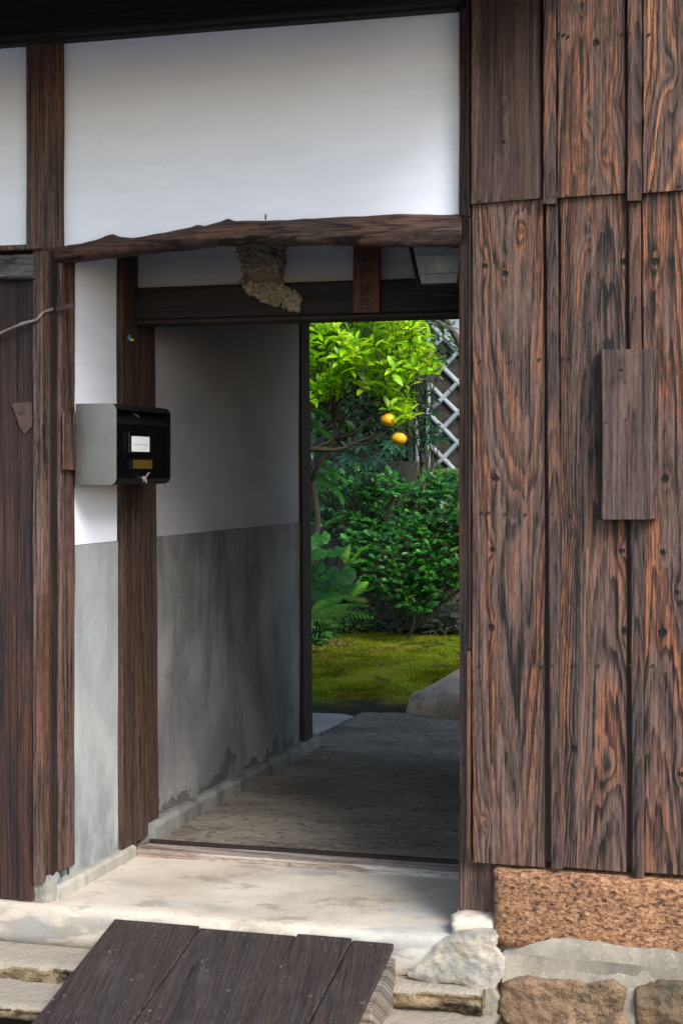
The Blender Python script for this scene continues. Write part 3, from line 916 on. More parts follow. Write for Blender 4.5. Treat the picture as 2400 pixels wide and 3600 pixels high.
# the rest of the building round the passage
rw = thing('passage_side', 'unseen passage wall opposite the white plaster, boarded dark to cut bounced light', 'wall', (-.85, 6, 0))
side_panel('boarding', (4.62, 6.95), (-.02, 2.35), M['darkroof'], rw, -.74, .1)  # wall out of view; dark boards picked to reduce light bouncing inside
o = box('ceiling', (XW - .2, -.6), (4.58, 7.1), (2.36, 2.42), M['darkroof']); tag(o, 'dark boarded ceiling over the passage', None, None, 'structure')
bk = thing('building_body', 'bulk of the old house either side of and above the passage', 'building', (-1.6, 6, 0))
box('wall', (-12, XW - .13), (4.62, 6.93), (-.3, 3.0), M['plaster_shaded'], bk)
box('wall', (-.62, 12), (4.62, 6.93), (-.3, 2.85), M['plaster_shaded'], bk)
box('wall', (XW - .12, -.63), (4.62, 6.93), (2.44, 3.0), M['plaster_shaded'], bk)
def roofv(x, prof, th):
    V, F = [], []
    for X in x:
        for y, z in prof: V.append((X, y, z))
        for y, z in prof: V.append((X, y, z + th))
    m = len(prof)
    for k in range(m - 1):
        F += [(k, 2 * m + k, 2 * m + k + 1, k + 1), (m + k, m + k + 1, 3 * m + k + 1, 3 * m + k)]
    F += [(0, m, 3 * m, 2 * m), (m - 1, 3 * m - 1, 4 * m - 1, 2 * m - 1)]
    for s in (0, 2 * m):
        for k in range(m - 1): F.append((s + k, s + k + 1, s + m + k + 1, s + m + k))
    return V, F
V, F = roofv((-12, -.50), [(3.58, 2.46), (4.6, 2.85), (5.5, 3.08), (8.25, 2.07)], .10)  # unseen roof, eaves shaped to shade the plaster and block garden light
mobj('roof', V, F, M['darkroof'], bk)

# ------------------------------------------------------------------ board cladding
clad = thing('board_wall', 'weathered brown wall of wide vertical boards with narrow battens', 'wall', (-.3, YB, .17))
def bd(name, u0, u1, z0, z1, y0, th, mat_kw, knots=(), slant=0.0):
    x0, x1 = UX(u0, YB), UX(u1, YB)
    cx, cz = (x0 + x1) / 2, (z0 + z1) / 2
    kn = [(UX(u, YB) - cx, VZ(u, v, YB) - cz, r, kind) for (u, v, r, kind) in knots]
    mat = wood(name + ' wood', perobj=False, knots=kn, **mat_kw)
    V, F = bar(name, (x0, x1), (y0, y0 + th), (z0, z1), mat, clad, 'z', 24, .0014, .004, build=False)
    V = [list(v) for v in V]
    for v in V:                                   # sawn ends are not quite square; faces cup a little
        if v[2] < z0 + .01: v[2] += slant * (v[0] - cx) + .003 * noise.noise(Vector((v[0] * 60, 1, z0)))
        v[1] += .004 * ((v[0] - cx) / (x1 - x0) * 2) ** 2
    return mobj('board', V, F, mat, clad)
zj = 1.985; zbt = .168; ztop = 2.80
std = dict(light=W_LIGHT, mid=W_MID, dark=W_DARK, grey=W_GREY)
H = 'hole'; K = 'knot'
yU, yL = YB - .016, YB - .002
bd('board', 1656, 1906, zj, ztop, yU, .016, dict(std, light=lin(66, 48, 41), mid=lin(46, 34, 30), a=300, b=1, xc=0.02, seed=1., greyamt=.2, line=.28, greyz=None, warp=.5), [(1764, 502, .008, H), (1768, 380, .008, K)], .04)
bd('board', 1957, 2202, zj + .004, ztop, yU, .016, dict(std, a=420, b=1.5, xc=-.03, seed=2., greyamt=.85, line=.7, warp=.8), [(2088, 155, .011, H), (2065, 402, .012, K), (2118, 535, .014, K), (2165, 365, .02, K), (2080, 668, .011, K), (2040, 20, .012, K)], .03)
bd('board', 2258, 2520, zj + .006, ztop, yU, .016, dict(std, light=lin(168, 112, 74), mid=lin(92, 58, 39), a=620, b=6, xc=.0, seed=3., greyamt=.15, line=.9, warp=1.1), [(2346, 246, .016, K)], .03)
bd('board', 1656, 1912, zbt, zj + .03, yL, .016, dict(std, a=480, b=-4, xc=.01, seed=4., greyamt=.75, line=.8, warp=1.2, greyz=(-.45, -.95, .8)), [(1695, 935, .010, H), (1767, 962, .011, H), (1735, 1682, .012, H), (1722, 1932, .009, H), (1719, 2208, .012, H), (1824, 810, .012, K), (1800, 1800, .02, K), (1700, 2905, .008, K)], .0)
bd('board', 1964, 2200, zbt, zj + .03, yL, .016, dict(std, a=700, b=5.5, xc=.025, seed=5.5, greyamt=.7, line=.85, warp=1.1, greyz=(-.45, -.95, .8)), [(2181, 922, .011, H), (2062, 812, .012, K), (2179, 1938, .010, H), (2186, 2219, .012, H), (2008, 1876, .013, K), (2006, 2636, .011, H), (2130, 2690, .014, K)], .0)
bd('board', 2254, 2520, zbt, zj + .03, yL, .016, dict(std, light=lin(138, 85, 54), mid=lin(70, 42, 30), a=560, b=4, xc=-.05, seed=6.3, greyamt=.45, line=.85, warp=1.3, greyz=(-.55, -1.0, .8)), [(2293, 921, .011, H), (2331, 1686, .012, H), (2321, 1943, .010, H), (2319, 2226, .014, H), (2385, 2724, .01, H), (2372, 2085, .008, H)], .0)
# more boards out of the picture's edge
for k, (a, b) in enumerate(((2575, 2810), (2865, 3090), (3140, 3360))):
    bd('board', a, b, zj, ztop, yU, .016, dict(std, a=1200, b=8, seed=8. + k, greyamt=.5, line=.8), [])
    bd('board', a, b, zbt, zj + .03, yL, .016, dict(std, a=1200, b=-8, seed=12. + k, greyamt=.6, line=.8), [])
    bar('batten', (UX(a - 52, YB), UX(a - 6, YB)), (YB - .030, YB - .017), (zj - .02, ztop), M['batten'], clad, 'z', 16)
    bar('batten', (UX(a - 52, YB), UX(a - 6, YB)), (YB - .014, YB - .001), (zbt - .01, zj + .02), M['batten'], clad, 'z', 16)
# dark backing behind the open joints
box('backing', (UX(1658, YB), 4), (YB + .016, YF + .13), (zbt + .01, ztop), M['darkroof'], clad)
bar('batten', (UX(1913, YB), UX(1957, YB)), (YB - .030, YB - .010), (VZ(1930, 722, YB), ztop), M['batten'], clad, 'z', 18, .001, .003)
bar('batten', (UX(2207, YB), UX(2256, YB)), (YB - .030, YB - .010), (VZ(2230, 712, YB), ztop), M['batten'], clad, 'z', 18, .001, .003)
bar('batten', (UX(1921, YB), UX(1962, YB)), (YB - .012, YB + .002), (zbt - .002, zj + .02), M['batten'], clad, 'z', 18, .001, .003, lean=(.012, -.002))
bar('batten', (UX(2209, YB), UX(2250, YB)), (YB - .012, YB + .002), (zbt - .014, zj + .02), M['batten'], clad, 'z', 18, .001, .003, lean=(.010, 0))
# patch: a short board on two cleats, screwed over the joint
PY = YB - .058
pmat = wood('patch wood', lin(104, 76, 65), lin(74, 54, 48), lin(16, 11, 11), lin(88, 72, 67), a=300, b=1, greyamt=.6, line=.5, perobj=False, seed=21., warp=.7, fibre=.6,
            knots=[(-.02, .17, .005, H)])
pb = bar('patch_board', (UX(2112, PY), UX(2290, PY)), (PY, PY + .016), (VZ(2200, 1825, PY), VZ(2200, 1228, PY)), pmat, clad, 'z', 14, .0015, .003)
pb['label'] = 'short patch board screwed over the joint'
bar('cleat', (UX(2098, PY), UX(2126, PY)), (PY + .017, YB - .005), (VZ(2100, 1827, PY), VZ(2100, 1226, PY)), M['post_dark'], clad, 'z', 12, .001, .002)
bar('cleat', (UX(2282, PY), UX(2306, PY)), (PY + .008, YB - .005), (VZ(2290, 1824, PY), VZ(2290, 1228, PY)), M['batten'], clad, 'z', 12, .001, .002)
# nails in rows
nails = [(1683, 705), (1800, 700), (1926, 690), (1946, 692), (1992, 688), (2080, 682), (2186, 678), (2222, 668), (2246, 668), (2285, 668), (2386, 652),
         (1686, 1268), (1790, 1272), (1895, 1262), (1930, 1262), (1956, 1262), (1978, 1258), (2005, 1256), (1690, 1802), (1716, 1802), (1776, 1806), (1845, 1808), (1940, 1806), (1966, 1804), (2006, 1808),
         (1684, 2340), (1794, 2338), (1905, 2344), (1942, 2340), (1970, 2342), (2014, 2338), (2102, 2340), (2214, 2338), (2292, 2340), (2130, 1484), (2198, 1476), (2260, 1482), (2196, 1340),
         (1960, 118), (1980, 120), (1996, 126), (2185, 118), (2212, 118), (2280, 120)]
me = None
for (u, v) in nails:
    if me is None:
        V, F = tubev([(0, .004, 0), (0, -.0015, 0)], [.0042, .0036], 8)
        me = bpy.data.meshes.new('nail'); me.from_pydata(V, [], F); me.materials.append(M['nail'])
    onp = 2112 < u < 2290 and 1228 < v < 1825
    y = PY if onp else (yU - .0005 if v < 715 else yL - .0005)
    if not onp and any(a < u < b for a, b in ((1913, 1960), (2207, 2256))): y = YB - .030 if v < 715 else YB - .012
    link_mesh('nail', me, Matrix.Translation(PT(u, v, y)), clad)

# ------------------------------------------------------------------ base of the board wall: granite sill, mortar, field stones
V, F = [], []
gx0, gx1 = UX(1735, 4.40), UX(2800, 4.40)
gr = []
def granite_block(name, x, y, z, seed):
    """sawn-top granite: flat faces, pitted, arrises broken"""
    nx, nz = 46, 14
    V, F = [], []
    def fy(X, Z): return y[0] + .005 * noise.noise(Vector((X * 14, Z * 14, seed))) + .003 * noise.noise(Vector((X * 45, Z * 45, seed)))
    for j in range(nz + 1):
        for i in range(nx + 1):
            s, t = i / nx, j / nz
            X = x[0] + (x[1] - x[0]) * s; Z = z[0] + (z[1] - z[0]) * t
            ed = min(s * (x[1] - x[0]), (1 - s) * (x[1] - x[0]), t * (z[1] - z[0]), (1 - t) * (z[1] - z[0]))
            xx = X + (.006 * noise.noise(Vector((Z * 22, 1, seed))) if i in (0, nx) else 0)
            zz = Z + (.006 * noise.noise(Vector((X * 18, 5, seed))) if j in (0, nz) else 0)
            V.append((xx, fy(X, Z) + .010 * math.exp(-ed / .006), zz))
    w = nx + 1
    for j in range(nz):
        for i in range(nx):
            F.append((j * w + i, j * w + i + 1, (j + 1) * w + i + 1, (j + 1) * w + i))
    n0 = len(V)
    rim = [i for i in range(w)] + [j * w + nx for j in range(1, nz + 1)] + [nz * w + i for i in range(nx - 1, -1, -1)] + [j * w for j in range(nz - 1, 0, -1)]
    for r in rim: V.append((V[r][0], y[1], V[r][2]))
    for k in range(len(rim)):
        k2 = (k + 1) % len(rim)
        F.append((rim[k], n0 + k, n0 + k2, rim[k2]))
    return V, F
V, F = granite_block('granite_block', (gx0, gx1), (4.395, 4.60), (-.045, .155), 3)
o = mobj('granite_block', V, F, M['granite'], None, True)
tag(o, 'rust coloured rough granite block under the board wall', 'stone block')

fnd = thing('rubble_foundation', 'rubble stone foundation with mortar bands below the granite block', 'foundation', (-.4, 4.35, -.4))
def band():
    nx = 110
    x0, x1 = UX(1640, 4.34), 1.2
    prof = [(4.45, -.008), (4.402, -.014), (4.384, -.022), (4.378, -.05), (4.374, -.08), (4.368, -.11), (4.362, -.14), (4.36, -.17), (4.36, -.30)]
    V, F = [], []
    for i in range(nx + 1):
        X = x0 + (x1 - x0) * i / nx
        for k, (y, z) in enumerate(prof):
            a = .010 * noise.noise(Vector((X * 7, k * .5, 3))) + .004 * noise.noise(Vector((X * 28, k * 1.2, 6)))
            zz = z + .012 * noise.noise(Vector((X * 6, k * .6, 12))) + (.010 * noise.noise(Vector((X * 13, k, 4))) if k in (0, 1, 2, 5, 6) else 0)
            tp = max(0, 1 - i / 14.0)
            V.append((X, y + a + .09 * tp * tp, zz))
    m = len(prof)
    for i in range(nx):
        for k in range(m - 1):
            F.append((i * m + k, i * m + k + 1, (i + 1) * m + k + 1, (i + 1) * m + k))
    return V, F
V, F = band()
mobj('mortar_band', V, F, M['mortar'], fnd, True)
def px_relief(name, poly, y0, relief, mat, parent, seed, step=7.0, rough=.010):
    """a stone face of irregular outline standing proud of the wall plane y0"""
    us_ = [p[0] for p in poly]; vs_ = [p[1] for p in poly]
    nu2, nv2 = int((max(us_) - min(us_) + 30) / step), int((max(vs_) - min(vs_) + 30) / step)
    def dist(x, y):
        best = 1e9; c = False; j = len(poly) - 1
        for i in range(len(poly)):
            (ax, ay), (cx_, cy_) = poly[j], poly[i]
            t = max(0, min(1, ((x - ax) * (cx_ - ax) + (y - ay) * (cy_ - ay)) / ((cx_ - ax) ** 2 + (cy_ - ay) ** 2)))
            best = min(best, math.hypot(x - ax - t * (cx_ - ax), y - ay - t * (cy_ - ay)))
            if (ay > y) != (cy_ > y) and x < (cx_ - ax) * (y - ay) / (cy_ - ay) + ax: c = not c
            j = i
        return best if c else -best
    V, F, E = [], [], []
    for j in range(nv2 + 1):
        for i in range(nu2 + 1):
            u = min(us_) - 15 + i * step; v = min(vs_) - 15 + j * step
            ed = dist(u, v) + 7 * noise.noise(Vector((u * .02, v * .02, seed))) + 5 * noise.noise(Vector((u * .09, v * .09, seed)))
            k = max(-1, min(1, ed / 13)); k = math.sin(k * math.pi / 2)
            q = Vector((u * .008, v * .011, seed))
            fac = noise.noise(q); fac = abs(fac) * 1.4 - .3          # broken facets
            y = y0 + .012 - (relief + rough * 1.6 * fac + rough * .7 * noise.noise(q * 3.3) + rough * .35 * noise.noise(q * 8)) * max(0, k) - .012 * min(0, k) * 2
            V.append(tuple(PT(u, v, y))); E.append(ed)
    w = nu2 + 1
    for j in range(nv2):
        for i in range(nu2):
            f = (j * w + i, (j + 1) * w + i, (j + 1) * w + i + 1, j * w + i + 1)
            if max(E[q] for q in f) > -12: F.append(f)
    return mobj(name, V, F, mat, parent, True)
px_relief('field_stone', [(1756, 3452), (1850, 3430), (1960, 3438), (2060, 3450), (2160, 3440), (2206, 3474), (2190, 3560), (2235, 3640), (2180, 3760), (1850, 3760), (1790, 3650), (1748, 3560)], 4.362, .03, M['stone_a'], fnd, 1.3)
px_relief('field_stone', [(2226, 3470), (2330, 3444), (2450, 3450), (2600, 3446), (2640, 3600), (2600, 3760), (2290, 3760), (2222, 3570)], 4.362, .028, M['stone_b'], fnd, 2.6)
px_relief('field_stone', [(2650, 3480), (2800, 3464), (2980, 3472), (3010, 3600), (2960, 3760), (2690, 3760)], 4.362, .03, M['stone_a'], fnd, 5.2)
px_relief('mortar_seam', [(1650, 3440), (1730, 3456), (1762, 3500), (1745, 3560), (1785, 3650), (1830, 3760), (1640, 3760), (1690, 3620), (1672, 3520)], 4.358, .022, M['mortar'], fnd, 8.8, rough=.006)
box('mortar_bed', (UX(1760, 4.36), 1.3), (4.372, 4.6), (-.45, -.06), M['mortar'], fnd)
# mortar packed round the foot of the gate post
V, F = rockv((UX(1665, 4.43), 4.475, -.018), (.135, .15, .085), 3.3, 4, .15, .07, 30, 20, 6)
mobj('mortar_lump', V, F, M['step'], fnd, True)
PM = [(1600, 3286), (1640, 3272), (1680, 3262), (1725, 3258), (1742, 3290), (1735, 3330), (1768, 3370), (1762, 3425), (1730, 3470), (1690, 3490), (1620, 3450), (1500, 3446), (1440, 3425), (1500, 3378), (1530, 3335), (1562, 3305)]
def edge_dist(x, y):
    best = 1e9; c = False; j = len(PM) - 1
    for i in range(len(PM)):
        (ax, ay), (bx_2, by) = PM[j], PM[i]
        t = max(0, min(1, ((x - ax) * (bx_2 - ax) + (y - ay) * (by - ay)) / ((bx_2 - ax) ** 2 + (by - ay) ** 2)))
        best = min(best, math.hypot(x - ax - t * (bx_2 - ax), y - ay - t * (by - ay)))
        if (ay > y) != (by > y) and x < (bx_2 - ax) * (y - ay) / (by - ay) + ax: c = not c
        j = i
    return best if c else -best
V, F = [], []
nu_, nv_ = 92, 76
for j in range(nv_ + 1):
    for i in range(nu_ + 1):
        u = 1410 + 420 * i / nu_; v = 3170 + 345 * j / nv_
        ed = edge_dist(u, v) + 9 * noise.noise(Vector((u * .03, v * .03, 2)))
        k = max(-1, min(1, ed / 22)); k = math.sin(k * math.pi / 2)
        yb_ = 4.377 + .10 * max(0, (3290 - v) / 100) - .03 * max(0, (v - 3290) / 190)
        q = Vector((u * .02, v * .03, 5))
        rgh = .012 * noise.noise(q * .7) + .005 * noise.noise(q * 2.1) + .0035 * noise.noise(Vector((u * .05, v * .16, 2)))
        Y_ = yb_ - .003 * k - .75 * rgh * max(0, k) + .007 * max(0, -k)
        V.append(tuple(PT(u, v, Y_)))
for j in range(nv_):
    for i in range(nu_):
        if edge_dist(1410 + 420 * (i + .5) / nu_, 3170 + 345 * (j + .5) / nv_) < -9: continue
        F.append((j * (nu_ + 1) + i, (j + 1) * (nu_ + 1) + i, (j + 1) * (nu_ + 1) + i + 1, j * (nu_ + 1) + i + 1))
mobj('mortar_patch', V, F, M['mortar_mix'], fnd, True)

# ------------------------------------------------------------------ wooden ramp
ramp = thing('wooden_ramp', 'dark brown four-plank ramp leaning on the cream doorstep', 'ramp', (-1.8, 4.0, -.4))
SL = .258
y1, y0 = 4.366, 3.06
edges = [400, 703, 1042, 1238, 1386]
for i in range(4):
    xa = UX(edges[i], 4.366) + .0015; xb = UX(edges[i + 1], 4.366) - .0015
    V, F = bar('plank', (xa, xb), (y0, y1 - .004 * (i % 2)), (-.018, .0), M['ramp'], ramp, 'y', 18, .0008, .003, build=False, seed=i + 3)
    dz = (.000, -.003, .001, -.002)[i]
    V = [(x, y, z - .05 + dz - SL * (y1 - y) + .0015 * noise.noise(Vector((x * 8, y * 4, i)))) for x, y, z in V]
    mobj('plank', V, F, M['ramp'], ramp)
xa, xb = UX(420, 4.366), UX(1372, 4.366)
for yy, hh in ((4.20, .07), (3.75, .07), (3.30, .06)):
    zt_ = -.05 - .024 - SL * (y1 - yy) - .006
    V, F = bar('bearer', (xa + .02, xb), (yy - .045, yy + .045), (zt_ - hh, zt_), M['block'], ramp, 'x', 8, .002, .004, build=False)
    V = [(x, y, z - SL * (yy - y) * .95) for x, y, z in V]
    mobj('bearer', V, F, M['block'], ramp)
xr = UX(1380, 4.33)
V, F = bar('support_block', (xr - .09, xr + .004), (4.10, 4.345), (-.40, -.085), M['block'], ramp, 'z', 8, .003, .005, build=False)
V = [(x, y, z - (SL * (4.345 - y) if z > -.2 else 0)) for x, y, z in V]
mobj('support_block', V, F, M['block'], ramp)

# ------------------------------------------------------------------ mailbox
XM = -2.034; YM0, YM1 = 4.546, 4.973; ZM0, ZM1 = 1.203, 1.449; XB = -2.168
mb = thing('mailbox', 'stainless steel mailbox with black front mounted on the gate post', 'mailbox', (XB, (YM0 + YM1) / 2, ZM0))
def rrect(y0, y1, z0, z1, r, n=5):
    P = []
    for cy, cz, a0 in ((y1 - r, z1 - r, 0), (y0 + r, z1 - r, 90), (y0 + r, z0 + r, 180), (y1 - r, z0 + r, 270)):
        for k in range(n + 1):
            a = math.radians(a0 + 90 * k / n)
            P.append((cy + r * math.cos(a), cz + r * math.sin(a)))
    return P
# The box is rounded where its front hood turns into top, bottom and sides (seen from the street side)
def hood():
    # side profile in x-z with two rounded front corners, extruded along y; open front
    r = .022
    prof = [(XB, ZM0)]
    for k in range(7):
        a = math.radians(-90 + 90 * k / 6); prof.append((XM - r + r * math.cos(a), ZM0 + r + r * math.sin(a)))
    for k in range(7):
        a = math.radians(90 * k / 6); prof.append((XM - r + r * math.cos(a), ZM1 - r + r * math.sin(a)))
    prof.append((XB, ZM1))
    return prof
pr = hood(); m = len(pr)
def side_plate(y, th):
    V = [(x, y, z) for x, z in pr] + [(x, y + th, z) for x, z in pr]
    F = [tuple(range(m)), tuple(range(2 * m - 1, m - 1, -1))] + [(k, m + k, m + (k + 1) % m, (k + 1) % m) for k in range(m)]
    return V, F
V, F = side_plate(YM0, .0025)
mobj('side_plate', V, F, M['steel'], mb)
V, F = side_plate(YM1 - .0025, .0025)
mobj('side_plate', V, F, M['black'], mb)
# shell between the plates: back, top and bottom as a thin sheet
def shell():
    V, F = [], []
    th = .002
    cx, cz = (XB + XM) / 2, (ZM0 + ZM1) / 2
    pin = [(x + (th if x < cx else -th), z + (th if z < cz else -th)) for x, z in pr]
    keep_t = [k for k in range(m) if pr[k][1] > ZM1 - .022] ; keep_b = [k for k in range(m) if pr[k][1] < ZM0 + .022]
    for keep in (keep_b, keep_t):
        for a, b in zip(keep[:-1], keep[1:]):
            n = len(V)
            for y in (YM0 + .0025, YM1 - .0025):
                V += [(pr[a][0], y, pr[a][1]), (pr[b][0], y, pr[b][1]), (pin[b][0], y, pin[b][1]), (pin[a][0], y, pin[a][1])]
            F += [(n, n + 1, n + 5, n + 4), (n + 3, n + 7, n + 6, n + 2), (n, n + 4, n + 7, n + 3), (n + 1, n + 2, n + 6, n + 5)]
    bv, bf = boxv((XB, XB + .003), (YM0 + .0025, YM1 - .0025), (ZM0, ZM1))
    return merge([(V, F), (bv, bf)])
V, F = shell()
mobj('shell', V, F, M['black_m'], mb)
# recessed front: flap leaning back under the hood, then the lower door
XD = XM - .009
V, F = boxv((XD - .05, XD), (YM0 + .003, YM1 - .003), (ZM0 + .004, ZM1 - .06))
fd = mobj('front_door', V, F, M['black'], mb)
V = []
for y in (YM0 + .003, YM1 - .003):
    V += [(XD - .001, y, ZM1 - .062), (XD - .045, y, ZM1 - .004), (XD - .05, y, ZM1 - .004), (XD - .008, y, ZM1 - .062)]
mobj('slot_flap', V, [(0, 4, 5, 1), (3, 2, 6, 7), (0, 1, 2, 3), (4, 7, 6, 5), (0, 3, 7, 4), (1, 5, 6, 2)], M['black_m'], mb)
def onfront(u, v):
    t = (u - CU) / FPX
    d = XD / (-SN + CS * t)
    return d * (CS + SN * t), EYE + d * (HZ - v) / FPX
ya, za = onfront(447, 1594); yb, zb2 = onfront(538, 1522)
bx = [boxv((XD, XD + .006), (ya, yb), (za, za + .006)), boxv((XD, XD + .006), (ya, yb), (zb2 - .006, zb2)), boxv((XD, XD + .0058), (ya, ya + .006), (za + .006, zb2 - .006)), boxv((XD, XD + .0058), (yb - .006, yb), (za + .006, zb2 - .006))]
V, F = merge(bx); mobj('card_frame', V, F, M['black'], fd)
yc, zc = onfront(463, 1592); yd, zd = onfront(524, 1536)
box('card', (XD + .0005, XD + .0022), (yc, yd), (zc, zd), M['card'], fd)
box('card_rule', (XD + .0022, XD + .0026), (yc + .01, yd - .012), ((zc + zd) / 2 - .001, (zc + zd) / 2 + .001), M['card_print'], fd)
ye, ze = onfront(466, 1648); yf_, zf = onfront(530, 1617)
box('plate_frame', (XD, XD + .004), (ye - .006, yf_ + .004), (ze - .003, zf + .004), M['black'], fd)
box('name_slot', (XD + .004, XD + .0055), (ye, yf_), (ze, zf), M['brass'], fd)
box('highlight_strip', (XD + .004, XD + .0065), (ye - .005, ye - .001), (ze, zf), M['steel'], fd)  # steel slivers stand in for the highlight along the frame edges
box('highlight_strip', (XD + .006, XD + .0075), (ya + .0, ya + .004), (za + .001, zb2 - .001), M['steel'], fd)
yl, zl = onfront(500, 1684)
V, F = merge([tubev([(XD, yl, zl), (XD + .012, yl, zl)], .010, 14), tubev([(XD + .012, yl, zl), (XD + .018, yl + .002, zl + .016), (XD + .02, yl + .012, zl + .020)], .0028, 8), tubev([(XD + .013, yl, zl), (XD + .016, yl - .002, zl - .014)], .003, 8)])
mobj('lock', V, F, M['wire'], fd, True)
yk, zk = onfront(500, 1452)
V, F = tubev([(XD - .03, yk, zk), (XD - .012, yk + .004, zk - .012)], .0025, 8)
mobj('flap_hook', V, F, M['wire'], mb)
# wooden spacer between post and mailbox
blk = bar('mounting_block', (UX(221, 4.47), XB - .001), (4.466, 4.56), (VZ(240, 1652, 4.466), VZ(240, 1450, 4.466)), M['post'], None, 'z', 8, .002, .004)
tag(blk, 'small upright wood block between gate post and mailbox', 'block')

# ------------------------------------------------------------------ name plate with four brushed characters
YN = YI - .022
nmx0, nmx1 = UX(1240, YN), UX(1333, YN)
npl = thing('name_plate', 'red brown wooden name plate with black brushed characters on the lintel', 'name plate', ((nmx0 + nmx1) / 2, YN, 1.75))
bar('plate', (nmx0, nmx1), (YN, YN + .021), (VZ(1290, 1098, YN), 2.0), M['name'], npl, 'z', 6, .0006, .002)
def glyph(ch, w, h, mat):
    cu = bpy.data.curves.new('glyph', 'FONT')
    cu.body = ch; cu.size = 1.0; cu.extrude = .02; cu.offset = .012
    cu.resolution_u = 3
    ob = bpy.data.objects.new('glyph', cu)
    COL.objects.link(ob)
    bpy.context.view_layer.update()
    dg = bpy.context.evaluated_depsgraph_get()
    me = bpy.data.meshes.new_from_object(ob.evaluated_get(dg))
    bpy.data.objects.remove(ob)
    n = len(me.vertices)
    co = np.zeros(n * 3); me.vertices.foreach_get('co', co); co = co.reshape(-1, 3)
    lo, hi = co.min(0), co.max(0)
    co[:, 0] = (co[:, 0] - (lo[0] + hi[0]) / 2) / (hi[0] - lo[0]) * w
    co[:, 1] = (co[:, 1] - (lo[1] + hi[1]) / 2) / (hi[1] - lo[1]) * h
    co[:, 2] *= .03
    # hand-brushed: rising cross strokes, slightly uneven
    co[:, 1] += .10 * co[:, 0] + .0012 * np.sin(co[:, 0] * 300)
    co[:, 0] += .0010 * np.sin(co[:, 1] * 260 + 1)
    q = np.stack([co[:, 0], -co[:, 2], co[:, 1]], 1)
    me.vertices.foreach_set('co', q.ravel()); me.update()
    me.materials.clear(); me.materials.append(mat)
    return me
cx = UX(1283, YN)
for ch, v0, v1 in (('中', 878, 932), ('野', 936, 985), ('健', 990, 1040), ('吉', 1044, 1090)):
    z1_, z0_ = VZ(1283, v0, YN), VZ(1283, v1, YN)
    me = glyph(ch, .040, (z1_ - z0_) * .96, M['ink'])
    link_mesh('character', me, Matrix.Translation((cx, YN - .0012, (z0_ + z1_) / 2)), npl)

# ------------------------------------------------------------------ mud nest stuck on the transom and lintel
nest = thing('mud_nest', 'crumbling brown mud wasp or swallow nest stuck over the lintel', 'nest', tuple(PT(950, 950, YI)))
def in_nest(u, v):
    # outline of the remains in photo pixels: a broad head narrowing, then a crumbled tail to the lower side
    prof = [(868, 836, 1004), (900, 850, 1000), (930, 856, 996), (960, 858, 985), (985, 856, 985), (1005, 862, 1000), (1030, 880, 1040), (1055, 925, 1058), (1075, 975, 1058), (1090, 1010, 1050)]
    for (v0, a0, b0), (v1, a1, b1) in zip(prof[:-1], prof[1:]):
        if v0 <= v <= v1:
            t = (v - v0) / (v1 - v0)
            return a0 + (a1 - a0) * t < u < b0 + (b1 - b0) * t
    return v < 868 and 836 < u < 1004 and v > 800
rr = random.Random(5)
big_p, small_p = [], []
pell = []
for k in range(2000):
    u, v = rr.uniform(830, 1062), rr.uniform(800, 1092)
    if not in_nest(u, v): continue
    tail = v > 1005
    if tail and rr.random() < .35: continue
    r = rr.uniform(.006, .0125) * (1.15 if tail else 1)
    zw = VZ(u, v, YI)
    base = YI + .03 if zw > zl1 else YI
    dep = rr.random() ** .7 * (.030 if not tail else .012)
    pell.append((UX(u, base), base - dep * (1 - abs(u - 930) / 200 if not tail else 1) + .002, zw, r))
def ico(c, r, s):
    t = (1 + 5 ** .5) / 2
    P = [(-1, t, 0), (1, t, 0), (-1, -t, 0), (1, -t, 0), (0, -1, t), (0, 1, t), (0, -1, -t), (0, 1, -t), (t, 0, -1), (t, 0, 1), (-t, 0, -1), (-t, 0, 1)]
    Fc = [(0, 11, 5), (0, 5, 1), (0, 1, 7), (0, 7, 10), (0, 10, 11), (1, 5, 9), (5, 11, 4), (11, 10, 2), (10, 7, 6), (7, 1, 8), (3, 9, 4), (3, 4, 2), (3, 2, 6), (3, 6, 8), (3, 8, 9), (4, 9, 5), (2, 4, 11), (6, 2, 10), (8, 6, 7), (9, 8, 1)]
    q = 1.9
    return [(c[0] + p[0] * r / q * s[0], c[1] + p[1] * r / q * s[1], c[2] + p[2] * r / q * s[2]) for p in P], Fc
V, F = merge([ico(p[:3], p[3], (rr.uniform(.8, 1.3), rr.uniform(.7, 1.1), rr.uniform(.7, 1.1))) for p in pell])
o = mobj('mud_pellets', V, F, M['mud'], nest, True); o['kind'] = 'stuff'
core = rockv((UX(925, YI), YI + .02, VZ(925, 930, YI)), (.13, .036, .17), 3.1, 3, .25, .15, 24, 16, 5)
mobj('core', core[0], core[1], M['mud'], nest, True)

# ------------------------------------------------------------------ porch lantern
lan = thing('porch_lantern', 'square tapered glass porch lantern hanging beside the lintel', 'lantern', tuple(PT(1520, 1000, 4.80)))
YL = 4.74
lc = [(UX(1440, YL), VZ(1440, 868, YL)), (UX(1488, YL), VZ(1488, 1002, YL)), (UX(1601, YL), VZ(1601, 1002, YL)), (UX(1605, YL), VZ(1605, 868, YL))]
xt0, zt0 = lc[0]; xb0, zb0 = lc[1]
wt_, wb_ = .165, .118
cxl = xt0 + wt_ / 2; cyl = YL + wt_ / 2
ztp = zt0 + .01
def frus(w0, w1, z0, z1, cx, cy):
    a, b = w0 / 2, w1 / 2
    V = [(cx - a, cy - a, z0), (cx + a, cy - a, z0), (cx + a, cy + a, z0), (cx - a, cy + a, z0), (cx - b, cy - b, z1), (cx + b, cy - b, z1), (cx + b, cy + b, z1), (cx - b, cy + b, z1)]
    return V
Vf = frus(wb_, wt_, zb0, ztp, cxl, cyl)
segsL = []
